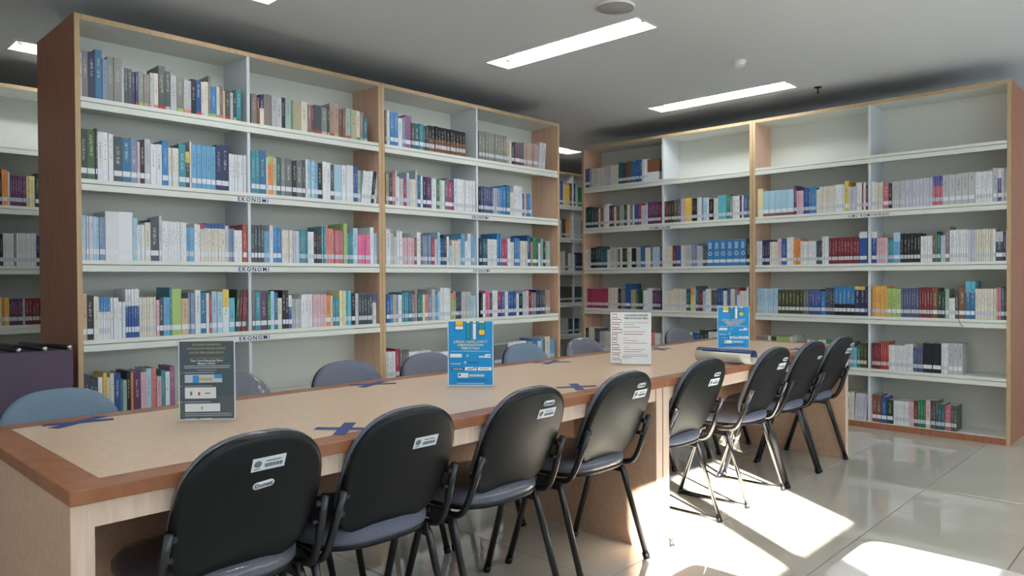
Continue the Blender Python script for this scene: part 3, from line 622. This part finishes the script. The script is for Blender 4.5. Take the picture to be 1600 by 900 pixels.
def chair_meshes(fabric):
    M = {}
    b = MB(); pad(b, BO, [(0.016, -0.002), (0.004, 0.002), (0.0, 0.008), (0.0, 0.018)], back_place, 'black_plastic'); M['back_shell'] = b.mesh('back_shell')
    b = MB(); pad(b, BO, [(0.003, 0.018), (0.001, 0.024), (0.004, 0.036), (0.014, 0.045), (0.05, 0.049)], back_place, fabric); M['back_pad'] = b.mesh('back_pad')
    sp = lambda u, v, d: Vector((u, v+0.038, d+0.006))
    b = MB(); pad(b, SO, [(0.0, 0.408), (-0.004, 0.418), (-0.003, 0.436), (0.012, 0.452), (0.06, 0.458)], sp, fabric); M['seat_cushion'] = b.mesh('seat_cushion')
    b = MB(); pad(b, SO, [(0.03, 0.386), (0.004, 0.392), (0.0, 0.408)], sp, 'black_plastic'); M['seat_pan'] = b.mesh('seat_pan')
    return M
CM = {f: chair_meshes(f) for f in ('grey_fabric', 'grey_fabric_wrapped', 'blue_fabric')}
def smooth_path(pts, k=4):
    out = [Vector(pts[0])]
    for i in range(1, len(pts)-1):
        p0, p1, p2 = Vector(pts[i-1]), Vector(pts[i]), Vector(pts[i+1])
        a = p1+(p0-p1).normalized()*min(0.03, (p0-p1).length*0.45); c = p1+(p2-p1).normalized()*min(0.03, (p2-p1).length*0.45)
        for j in range(k+1):
            t = j/k; out.append((1-t)**2*a+2*t*(1-t)*p1+t*t*c)
    out.append(Vector(pts[-1])); return out
FRAME = {}
def frame_meshes(kind):
    m = 'black_metal' if kind == 'four' else 'dark_chrome'; r = 0.0125 if kind == 'four' else 0.0105
    G = {}
    for s in (-1, 1):
        for f in (-1, 1):
            b = MB(); b.tube(smooth_path([(s*0.196, f*0.045, 0.378), (s*0.204, f*0.075, 0.370), (s*0.213, f*0.195, 0.004 if kind == 'four' else 0.0115)]), r, m, 10); G['leg', s, f] = b.mesh('leg')
            b = MB(); b.tube([(s*0.2131, f*0.196, 0.0), (s*0.2124, f*0.186, 0.026)], r+0.0025, 'black_plastic', 10); G['foot', s, f] = b.mesh('foot_cap')
        b = MB(); b.bev((s*0.197-0.004, -0.085, 0.345), (s*0.197+0.004, 0.085, 0.392), 'black_metal', 0.002); G['bracket', s] = b.mesh('bracket')
        pts = [(s*0.190, 0.0, 0.380), (s*0.209, -0.06, 0.384), (s*0.2125, -0.128, 0.394), (s*0.2085, -0.160, 0.45), (s*0.1985, -0.214, 0.600)]
        b = MB(); b.tube(smooth_path(pts, 5), 0.0115, 'black_metal' if kind == 'four' else 'dark_chrome', 10); G['upright', s] = b.mesh('upright')
        b = MB(); b.bev((s*0.187-0.011, -0.212, 0.572), (s*0.187+0.011, -0.180, 0.588), 'black_metal', 0.003); G['screw', s, 1] = b.mesh('mounting_lug')
        b = MB(); b.bev((s*0.190-0.012, -0.190, 0.520), (s*0.190+0.012, -0.155, 0.534), 'black_metal', 0.003); G['screw', s, 0] = b.mesh('mounting_lug')
        if kind == 'sled':
            b = MB(); b.tube([(s*0.213, -0.196, 0.0108), (s*0.213, 0.196, 0.0108)], 0.0105, m, 10); G['bar', s] = b.mesh('floor_bar')
    return G
FRAME['four'] = frame_meshes('four'); FRAME['sled'] = frame_meshes('sled')
_sb = MB(); _sb.box((-0.033, -0.014, 0), (0.033, 0.014, 0.0006), 'label_paper')
for k in range(16):
    x = -0.008+k*0.0023; _sb.box((x, -0.008, 0.0006), (x+(0.0015 if k % 3 else 0.0009), 0.0, 0.0008), 'ink')
_sb.rings([[(-0.0215+0.0075*math.cos(2*PI*k/16), 0.001+0.0075*math.sin(2*PI*k/16), 0.0006) for k in range(16)], [(-0.0215+0.0072*math.cos(2*PI*k/16), 0.001+0.0072*math.sin(2*PI*k/16), 0.0008) for k in range(16)]], 'ink_grey', (False, True))
_sb.box((-0.006, 0.004, 0.0006), (0.024, 0.0065, 0.0008), 'ink_grey'); _sb.box((-0.028, -0.0105, 0.0006), (-0.015, -0.009, 0.0008), 'ink')
STICKER = _sb.mesh('asset_sticker')
_pb = MB()
_pl = [(math.copysign(0.0135, math.cos(a))+0.0075*math.cos(a), 0.0075*math.sin(a)) for a in [2*PI*(k+0.5)/24 for k in range(24)]]
_pb.rings([[(x, y, 0) for x, y in _pl], [(x, y, 0.0015) for x, y in _pl]], 'label_paper', (False, True)); PLATE = _pb.mesh('brand_plate')
PLATE_TXT = text_mesh('plate_lettering', 'Donati', 0.0125, 'ink', extrude=0.0003)
def on_back(o, u, z, roll):
    # rear face of the back shell: normal points to -y and a little down
    v = (z-0.612)/math.cos(BACK_TILT)
    p = back_place(u, v, -0.0028)
    ux = Vector((1, 0, 0)); uy = Vector((0, -math.sin(BACK_TILT), math.cos(BACK_TILT))); nz = ux.cross(uy)
    m = Matrix((ux, uy, nz)).transposed().to_4x4() @ Matrix.Rotation(roll, 4, 'Z') @ Matrix.Scale(1.3, 4); m.translation = p
    o.matrix_local = m
def chair(label, loc, rz, fabric='grey_fabric', kind='four', stick=None, plate=None, group=None, roll=0.0):
    t = thing('chair', label, 'chair', loc, rz, group); F = FRAME[kind]
    for n in ('seat_cushion', 'seat_pan', 'back_pad', 'back_shell'): obj(n, CM[fabric][n], t)
    for s in (-1, 1):
        for f in (-1, 1):
            l = obj('leg', F['leg', s, f], t); obj('foot_cap', F['foot', s, f], l)
        obj('bracket', F['bracket', s], t); obj('upright', F['upright', s], t); obj('mounting_lug', F['screw', s, 0], t); obj('mounting_lug', F['screw', s, 1], t)
        if kind == 'sled': obj('floor_bar', F['bar', s], t)
    if stick: o = obj('asset_sticker', STICKER, t); on_back(o, stick[0], stick[1], roll); o['label'] = 'white barcode sticker'
    if plate:
        o = obj('brand_plate', PLATE, t); on_back(o, plate[0], plate[1], plate[2] if len(plate) > 2 else 0.0); o['label'] = 'small white name plate'
        q = obj('plate_lettering', PLATE_TXT, o); q.location = (0, 0, 0.0016)
    return t
G1 = 'black backed chairs on the near side of the tables'; G2 = 'chairs on the far side of the tables'
NY = 1.898
near = [
 (0.845, 'nearest black chair, its name plate tilted below the sticker', 'grey_fabric_wrapped', 'four', (0.019, 0.728), (0.017, 0.672, 0.10), 0.02),
 (1.30, 'second nearest black chair, with a barcode sticker but no name plate', 'grey_fabric', 'four', (0.06, 0.696), None, 0.0),
 (1.815, 'third black chair from the near table end, name plate above sticker', 'grey_fabric_wrapped', 'four', (0.072, 0.708), (0.066, 0.745), 0.0),
 (2.365, 'fourth black chair, directly beside the sunlit panel between the tables', 'grey_fabric_wrapped', 'four', (0.085, 0.708), (0.072, 0.745), 0.0),
 (2.985, 'chair with sled legs standing in the sun patch, fifth along', 'grey_fabric', 'sled', (0.075, 0.69), (0.077, 0.727), 0.0),
 (3.70, 'chair with sled legs beside the rolled paper, sixth along', 'grey_fabric', 'sled', (0.074, 0.70), (0.085, 0.737), 0.0),
 (4.185, 'black chair with a name plate only, second from the far table end', 'grey_fabric', 'four', None, (0.10, 0.704), 0.0),
 (4.64, 'farthest black chair, right against the far table end panel', 'grey_fabric', 'four', (0.10, 0.71), (0.115, 0.747), 0.0)]
for x, lb, fb, kd, st, pl, ro in near:
    chair(lb, (x, NY, 0), 0, fb, kd, st, pl, G1, ro)
far = [
 (0.72, 'blue-grey chair across the table, at its left end', 'blue_fabric'),
 (1.29, 'chair across the table hidden behind the dark teal sign', 'grey_fabric_wrapped'),
 (1.84, 'purple-grey chair across the table, right of the dark teal sign', 'grey_fabric'),
 (2.31, 'purple-grey chair across the table, just left of the nearer blue sign', 'grey_fabric'),
 (3.00, 'blue-grey chair across the table, just right of the nearer blue sign', 'blue_fabric'),
 (3.53, 'shiny plastic wrapped chair across the table, below the narrow aisle', 'grey_fabric_wrapped'),
 (4.08, 'chair across the table mostly hidden behind the white sign', 'grey_fabric_wrapped'),
 (4.63, 'wrapped chair across the table, between the white and farther blue signs', 'grey_fabric_wrapped')]
for x, lb, fb in far: chair(lb, (x, 2.55, 0), PI, fb, 'four', None, None, G2)
chair('grey chair cut by the left picture edge, in front of the plum rack', (0.44, 3.42, 0), PI*0.97, 'grey_fabric_wrapped', 'four')

# padded stool in the foreground sun
def stool():
    t = thing('stool', 'cream padded stool in the sun at the bottom right corner', 'stool', (1.945, 0.49, 0))
    so = outline(40, 0.355, 0.40, 7, 7); sp = lambda u, v, d: Vector((u, v, d))
    mat('cream_vinyl', rgb(214, 206, 198), 0.5, 0, 0.4)
    b = MB(); pad(b, so, [(0.0, 0.418), (-0.003, 0.424), (-0.002, 0.442), (0.006, 0.450), (0.03, 0.452)], sp, 'cream_vinyl'); b.build('seat_cushion', t)
    b = MB(); pad(b, so, [(0.01, 0.395), (0.0, 0.398), (0.0, 0.418)], sp, 'black_plastic'); b.build('seat_base', t)
    for sx in (-1, 1):
        for sy in (-1, 1):
            b = MB(); b.tube([(sx*0.145, sy*0.165, 0.40), (sx*0.155, sy*0.175, 0.0)], 0.012, 'black_metal', 10); b.build('leg', t)
stool()

# ================================================================ things on the tables
def quad(b, x0, z0, x1, z1, m, y): b.box((x0, y-0.0004, z0), (x1, y, z1), m)
def sign(label, loc, rz, W, H, face, artwork, texts, cased=False):
    t = thing('table_sign', label, 'sign', loc, rz)
    b = MB(); b.box((-W/2, 0, 0.006), (W/2, 0.0012, 0.006+H), 'paper'); b.build('printed_sheet', t)
    b = MB(); q = 0.003 if face != 'paper' else 0.0
    quad(b, -W/2+q, 0.006+q, W/2-q, 0.006+H-q, face, -0.0002)
    for i, (x0, z0, x1, z1, m) in enumerate(artwork): quad(b, (x0-0.5)*W, 0.006+z0*H, (x1-0.5)*W, 0.006+z1*H, m, -0.0005-0.00002*i)
    b.build('artwork', t)
    for body, z, size, m, x, al in texts:
        o = obj('lettering', text_mesh('lettering', body, size*W, m, al, 0.0002, 1.0), t, ((x-0.5)*W, -0.0020, 0.006+z*H)); o.rotation_euler = (PI/2, 0, 0)
    b = MB()
    if cased:
        b.box((-W/2-0.004, -0.004, 0.004), (W/2+0.004, -0.0025, 0.010+H), 'acrylic'); b.build('acrylic_front', t); b = MB()
    b.box((-W/2-0.004, 0.0025, 0.004), (W/2+0.004, 0.004, 0.010+H), 'acrylic'); b.build('acrylic_holder', t)
    b = MB(); b.box((-W/2-0.004, -0.03, 0.0005), (W/2+0.004, 0.035, 0.003), 'acrylic'); b.build('acrylic_foot', t)
    return t
RZ = lambda bl, br: math.atan2(br[1]-bl[1], br[0]-bl[0])
def put_sign(label, bl, br, H, face, art, tx):
    c = ((bl[0]+br[0])/2, (bl[1]+br[1])/2, TZ); W = math.hypot(br[0]-bl[0], br[1]-bl[1])
    sign(label, c, RZ(bl, br), W, H, face, art, tx, face == 'sign_dark')
N, Yl, Tl, Wh, Pl = 'sign_navy', 'sign_yellow', 'sign_teal', 'paper', 'sign_pale'
blue_art = [(0.155, 0.855, 0.355, 0.995, N), (0.17, 0.925, 0.34, 0.995, Yl), (0.17, 0.865, 0.34, 0.915, Wh),
 (0.405, 0.70, 0.50, 0.995, N), (0.418, 0.71, 0.487, 0.955, Tl), (0.418, 0.965, 0.487, 0.995, 'sign_cream'),
 (0.54, 0.70, 0.635, 0.995, N), (0.553, 0.71, 0.622, 0.955, Wh), (0.553, 0.965, 0.622, 0.995, Wh),
 (0.68, 0.77, 0.82, 0.995, N), (0.69, 0.965, 0.81, 0.995, 'sign_cream'), (0.69, 0.87, 0.81, 0.955, Tl), (0.69, 0.78, 0.81, 0.86, Yl),
 (0.08, 0.528, 0.92, 0.533, Wh), (0.05, 0.435, 0.31, 0.49, Wh), (0.68, 0.43, 0.82, 0.46, Pl), (0.82, 0.43, 0.94, 0.485, Wh), (0.86, 0.452, 0.93, 0.462, 'ink'),
 (0.41, 0.445, 0.45, 0.475, Yl), (0.35, 0.35, 0.41, 0.365, Pl), (0.372, 0.33, 0.388, 0.385, Pl), (0.44, 0.352, 0.68, 0.362, N),
 (0.06, 0.33, 0.28, 0.345, Pl), (0.08, 0.24, 0.36, 0.275, N), (0.11, 0.25, 0.33, 0.264, Pl), (0.375, 0.235, 0.63, 0.285, Wh), (0.42, 0.25, 0.56, 0.262, 'sign_navy'), (0.56, 0.262, 0.61, 0.28, 'sign_red'), (0.66, 0.235, 0.96, 0.285, Wh), (0.70, 0.254, 0.90, 0.264, 'ink_grey'),
 (0.22, 0.125, 0.45, 0.195, Wh), (0.24, 0.15, 0.28, 0.18, N), (0.47, 0.14, 0.80, 0.175, Pl), (0.15, 0.092, 0.90, 0.098, N), (0.20, 0.072, 0.85, 0.078, N), (0.2, 0.03, 0.8, 0.037, Wh)]
blue_txt = [('JURNAL YANG DAPAT', 0.675, 0.074, 'sign_cream', 0.5, 'CENTER'), ('DIMANFAATKAN', 0.625, 0.074, 'sign_cream', 0.5, 'CENTER'), ('PEMUSTAKA', 0.575, 0.074, 'sign_cream', 0.5, 'CENTER')]
dark_art = [(0.2, 0.775, 0.82, 0.779, 'sign_gold'), (0.11, 0.47, 0.77, 0.57, 'sign_pale'), (0.25, 0.47, 0.36, 0.56, 'sign_blue'), (0.36, 0.49, 0.6, 0.53, 'sign_gold'), (0.63, 0.52, 0.77, 0.57, 'sign_blue'),
 (0.11, 0.27, 0.66, 0.41, Wh), (0.20, 0.31, 0.24, 0.36, 'ink_grey'), (0.34, 0.31, 0.38, 0.35, 'sign_red'), (0.46, 0.33, 0.56, 0.34, 'ink'), (0.11, 0.105, 0.73, 0.205, Wh), (0.40, 0.13, 0.42, 0.17, 'ink_grey'),
 (0.10, 0.675, 0.92, 0.683, Pl), (0.10, 0.652, 0.90, 0.66, Pl), (0.33, 0.612, 0.66, 0.637, 'ink_grey'), (0.10, 0.592, 0.64, 0.598, Pl), (0.11, 0.425, 0.6, 0.43, Pl), (0.10, 0.225, 0.57, 0.231, Pl), (0.11, 0.075, 0.92, 0.081, Pl), (0.11, 0.052, 0.95, 0.058, Pl), (0.11, 0.008, 0.31, 0.02, Wh), (0.38, 0.006, 0.58, 0.02, Wh),
 (0.02, 0.592, 0.07, 0.596, Pl), (0.02, 0.425, 0.07, 0.43, Pl), (0.02, 0.225, 0.07, 0.229, Pl)]
dark_txt = [('SILAHKAN GUNAKAN', 0.945, 0.051, 'sign_gold', 0.5, 'CENTER'), ('KATALOGUE ONLINE (OPAC)', 0.897, 0.051, 'sign_gold', 0.5, 'CENTER'), ('UNTUK PENCARIAN BUKU', 0.845, 0.051, 'sign_gold', 0.5, 'CENTER'),
 ('Tata Cara Pencarian Buku', 0.765-0.02, 0.055, 'paper', 0.5, 'CENTER'), ('Melalui OPAC', 0.708, 0.055, 'paper', 0.5, 'CENTER')]
white_art = []
for k, wd in enumerate((0.13, 0.22, 0.18, 0.25, 0.14, 0.12, 0.17, 0.20, 0.18, 0.23)):
    z = 0.895-k*0.0985
    white_art += [(0.035, z, 0.035+wd, z+0.075, 'sign_maroon'), (0.04, z+0.012, 0.028+wd, z+0.062, Wh)]
white_art += [(0.32, 0.80, 0.94, 0.806, 'ink_grey'), (0.32, 0.76, 0.58, 0.767, 'ink_grey'), (0.32, 0.71, 0.72, 0.718, 'sign_maroon'), (0.32, 0.622, 0.86, 0.63, 'ink_grey'), (0.32, 0.572, 0.80, 0.582, 'sign_maroon'),
 (0.32, 0.5, 0.43, 0.506, 'ink_grey'), (0.32, 0.45, 0.65, 0.457, 'sign_maroon'), (0.32, 0.402, 0.90, 0.41, 'sign_maroon'), (0.34, 0.32, 0.44, 0.326, 'ink_grey'), (0.32, 0.276, 0.84, 0.283, 'sign_maroon'), (0.32, 0.234, 0.76, 0.241, 'sign_maroon'), (0.32, 0.18, 0.94, 0.186, 'ink_grey'), (0.27, 0.148, 0.92, 0.155, 'ink_grey'), (0.28, 0.126, 0.52, 0.132, 'ink_grey'), (0.28, 0.106, 0.44, 0.111, 'ink_grey')]
white_txt = [('LAYANAN ONLINE', 0.945, 0.066, 'ink', 0.63, 'CENTER'), ('PERPUSTAKAAN UMGI', 0.885, 0.058, 'ink', 0.63, 'CENTER')]
put_sign('dark teal sign in a clear stand at the near end of the table', (0.915, 2.296), (1.042, 2.186), 0.245, 'sign_dark', dark_art, dark_txt)
put_sign('bright blue sign, the larger and nearer of the two blue ones', (1.954, 2.234), (2.076, 2.097), 0.262, 'sign_blue', blue_art, blue_txt)
put_sign('white sign edged with a drawn pile of maroon books', (3.01, 2.20), (3.122, 2.034), 0.258, 'paper', white_art, white_txt)
put_sign('bright blue sign near the rolled paper, the smaller and farther one', (4.085, 2.189), (4.21, 2.044), 0.255, 'sign_blue', blue_art, blue_txt)

def tape_cross(label, c, ang, ang2, ln=0.165, wd=0.036):
    t = thing('tape_cross', label, 'tape', (c[0], c[1], TZ), 0, 'blue tape crosses on the tables')
    for k, a in enumerate((ang, ang2)):
        b = MB(); zz = 0.0002+0.0005*k
        ca, sa = math.cos(a), math.sin(a)
        P = [(-ln/2, -wd/2), (ln/2, -wd/2), (ln/2, wd/2), (-ln/2, wd/2)]
        V = [(x*ca-y*sa, x*sa+y*ca, zz+h) for h in (0, 0.0004) for x, y in P]
        b.add(V, [(3, 2, 1, 0), (4, 5, 6, 7), (0, 1, 5, 4), (1, 2, 6, 5), (2, 3, 7, 6), (3, 0, 4, 7)], 'tape_blue'); b.build('tape_strip', t)
tape_cross('blue tape cross at the near left corner of the table', (0.705, 2.53), -0.25, 0.55, 0.19)
tape_cross('blue tape cross beside the second nearest black chair', (1.205, 1.835), -0.86, 0.80, 0.175)
tape_cross('blue tape cross in front of the chair left of the nearer blue sign', (1.80, 2.53), -0.55, 0.45, 0.19)
tape_cross('blue tape cross between the third and fourth near chairs', (2.305, 1.853), -0.54, 0.85, 0.17)
tape_cross('blue tape cross in front of the shiny wrapped chair', (2.90, 2.50), -0.60, 0.40, 0.20)
tape_cross('blue tape cross just right of the white sign', (3.88, 2.47), -0.30, 0.9, 0.17)
tape_cross('blue tape cross near the far table end behind the chairs', (4.40, 1.82), -0.85, 0.6, 0.15)

def paper_roll():
    t = thing('paper_roll', 'flattened roll of glossy printed paper, blue on top, on the table', 'paper roll', (3.465, 1.965, TZ+0.001), math.radians(-88))
    # spiral section extruded along local x
    n = 60; L = 0.30; th = 0.0015
    mat('roll_blue', rgb(44, 62, 120), 0.25, 0, 0.6); mat('roll_pale', rgb(206, 202, 188), 0.22, 0, 0.6)
    for nm, k0, k1, m in (('outer_sheet', 34, 60, 'roll_pale'), ('blue_band', 14, 34, 'roll_blue'), ('inner_sheet', 0, 15, 'roll_pale')):
        b = MB(); V = []; F = []
        for k in range(k0, k1+(0 if nm == 'inner_sheet' else 0)):
            a = -PI*0.75+k/59*2*PI*1.35; r = 0.040-0.004*(k/59)
            y = math.cos(a)*r*1.15; z = 0.0365+math.sin(a)*r*0.90
            for x in (0.0, L): 
                for q in (1.0, 0.95): V.append((x, y*q, 0.0365+(z-0.0365)*q))
        m_ = len(V)//4
        for i in range(m_-1):
            o = i*4; p = o+4
            F += [(o, p, p+2, o+2), (o+1, o+3, p+3, p+1), (o, o+1, p+1, p), (o+2, p+2, p+3, o+3)]
        F += [(0, 2, 3, 1), (len(V)-4, len(V)-3, len(V)-1, len(V)-2)]
        b.add(V, F, m, True); b.build(nm, t)
paper_roll()

# crumpled plastic hanging below a chair seat
def bag():
    rr = random.Random(5); V = []; F = []; nx, nz = 9, 12
    for j in range(nz):
        for i in range(nx):
            s = i/(nx-1)*2-1; q = j/(nz-1); wv = 0.035+0.035*q
            V.append((s*wv+rr.uniform(-.006, .006), 0.014*math.sin(s*7+q*9)+rr.uniform(-.007, .007), -0.20*q-0.03*s*q+rr.uniform(-.005, .005)))
    for j in range(nz-1):
        for i in range(nx-1): a = j*nx+i; F.append((a, a+1, a+nx+1, a+nx))
    b = MB(); b.add(V, F, 'plastic_bag', True); o = b.build('plastic_wrapper'); o.location = (3.945, 2.03, 0.375); o.rotation_euler = (0, 0, -0.5)
    md = o.modifiers.new('thickness', 'SOLIDIFY'); md.thickness = 0.002
    tag(o, 'crumpled clear plastic wrapper hanging under the sixth near chair', 'wrapper')
bag()

# ================================================================ plum rack with black hanger rods at the left
def rack():
    t = thing('file_rack', 'dark plum rack with black rods on top at the left edge', 'rack', (1.01, 4.06, -0.0))
    # curved-sided panel: right edge curves inwards below the top
    b = MB(); prof = [(-0.62, 0.0), (0.02, 0.0), (0.03, 0.30), (0.055, 0.48), (0.085, 0.60), (0.10, 0.66), (0.10, 0.83), (-0.62, 0.83)]
    n = len(prof); V = [(x, y, z) for y in (0.0, 0.02) for x, z in prof]
    b.add(V, [tuple(range(n)), tuple(range(2*n-1, n-1, -1))] + [((i+1) % n, i, n+i, n+(i+1) % n) for i in range(n)], 'rack_plum'); b.build('front_panel', t)
    V = [(x, y, z) for y in (0.40, 0.42) for x, z in prof]
    b = MB(); b.add(V, [tuple(range(n)), tuple(range(2*n-1, n-1, -1))] + [((i+1) % n, i, n+i, n+(i+1) % n) for i in range(n)], 'rack_plum'); b.build('back_panel', t)
    one(None, 'side_panel', (0.0, 0.02, 0.0), (0.018, 0.40, 0.45), 'rack_plum', t)
    one(None, 'bottom_shelf', (-0.62, 0.02, 0.12), (0.0, 0.40, 0.14), 'rack_plum', t)
    for k in range(6):
        x = 0.05-k*0.105
        b = MB(); b.tube([(x+0.03, -0.012, 0.842), (x-0.07, 0.45, 0.842)], 0.011, 'black_metal', 8); r = b.build('rod', t)
        b = MB(); b.tube([(x-0.0700, 0.45, 0.842), (x-0.0722, 0.462, 0.842)], 0.012, 'chrome', 8); b.tube([(x+0.0326, -0.024, 0.842), (x+0.03, -0.012, 0.842)], 0.012, 'chrome', 8); b.build('rod_tip', r)
rack()

# ================================================================ ceiling fittings
def fixture(label, cx, cy, k):
    t = thing('ceiling_light', label, 'ceiling light', (cx, cy, ZC), k*PI/2, 'recessed fluorescent ceiling lights')
    w, l = LW/2, LL/2; b = MB()
    for a, c in (((-w-0.012, -l-0.012, -0.004), (-w, l+0.012, 0.0)), ((w, -l-0.012, -0.004), (w+0.012, l+0.012, 0.0)), ((-w, -l-0.012, -0.004), (w, -l, 0.0)), ((-w, l, -0.004), (w, l+0.012, 0.0))): b.box(a, c, 'white_board')
    b.build('trim_frame', t)
    b = MB(); z = 0.085; q = 0.035
    V = [(-w, -l, 0), (w, -l, 0), (w, l, 0), (-w, l, 0), (-w+q, -l+q, z), (w-q, -l+q, z), (w-q, l-q, z), (-w+q, l-q, z)]
    b.add(V, [(4, 5, 6, 7), (0, 1, 5, 4), (1, 2, 6, 5), (2, 3, 7, 6), (3, 0, 4, 7)], 'reflector'); b.build('reflector', t)
    for s in (-1, 1):
        b = MB(); b.tube([(s*0.048, -l+0.075, 0.045), (s*0.048, l-0.075, 0.045)], 0.014, 'tube', 10); b.build('tube', t)
        for e in (-1, 1):
            b = MB(); b.bev((s*0.048-0.014, e*(l-0.06)-0.013, 0.028), (s*0.048+0.014, e*(l-0.06)+0.013, 0.084), 'grille', 0.003); b.build('lamp_holder', t)
LIGHT_NAMES = ['longest fluorescent ceiling light in view, next to the round speaker', 'farther fluorescent ceiling light above the right bookcases', 'fluorescent ceiling light cut by the top picture edge',
 'fluorescent ceiling light at the left edge, behind the leftmost bookcase', 'fluorescent ceiling light seen above the narrow aisle', 
 'overhead light outside the picture, first by the left wall', 'overhead light outside the picture, second from the left wall', 'overhead light outside the picture, third from the left wall', 'overhead light outside the picture, fourth from the left wall']
for nm, (cx, cy, k) in zip(LIGHT_NAMES, LIGHTS): fixture(nm, cx, cy, k)
def disc(b, r0, r1, z0, z1, m, n=28, cap=(False, True)):
    b.rings([[(r0*math.cos(-2*PI*k/n), r0*math.sin(-2*PI*k/n), z0) for k in range(n)], [(r1*math.cos(-2*PI*k/n), r1*math.sin(-2*PI*k/n), z1) for k in range(n)]], m, cap)
def fittings():
    t = thing('ceiling_speaker', 'round ceiling speaker grille cut by the top picture edge', 'speaker', (3.375, 2.43, ZC))
    b = MB(); disc(b, 0.105, 0.095, 0, -0.008, 'grille'); b.build('grille', t)
    b = MB(); n = 28; disc(b, 0.112, 0.106, 0, -0.011, 'reflector', 28, (False, False)); b.build('rim', t)
    t = thing('smoke_detector', 'small white smoke detector on the ceiling between the two lights', 'smoke detector', (4.83, 2.42, ZC))
    b = MB(); disc(b, 0.05, 0.048, 0, -0.012, 'reflector'); b.build('base', t)
    b = MB(); disc(b, 0.04, 0.038, -0.012, -0.03, 'reflector', 28, (False, False)); disc(b, 0.038, 0.026, -0.03, -0.042, 'reflector'); b.build('sensor_head', t)
    t = thing('sprinkler', 'tiny dark sprinkler head hanging near the right bookcase', 'sprinkler', (5.93, 2.30, ZC))
    b = MB(); disc(b, 0.03, 0.028, 0, -0.004, 'dark_chrome'); b.build('collar', t)
    b = MB(); b.tube([(0, 0, -0.004), (0, 0, -0.045)], 0.006, 'black_metal', 8); disc(b, 0.012, 0.012, -0.045, -0.048, 'black_metal', 12, (True, True)); b.build('nozzle', t)
fittings()

def ribbon():
    b = MB(); yy = 1.318
    b.tube([(XB+0.02, yy+0.02, ZS[4]+0.004), (XB+0.004, yy+0.012, ZS[4]+0.004), (XB-0.006, yy+0.008, ZS[4]-0.004), (XB-0.0075, yy, ZS[4]-0.03), (XB-0.0075, yy-0.022, ZS[4]-0.055)], 0.0018, 'ribbon_brown', 6)
    tag(b.build('ribbon'), 'thin brown ribbon hanging over the shelf edge of the rightmost bookcase', 'ribbon')
mat('ribbon_brown', rgb(112, 84, 76), 0.7)
ribbon()
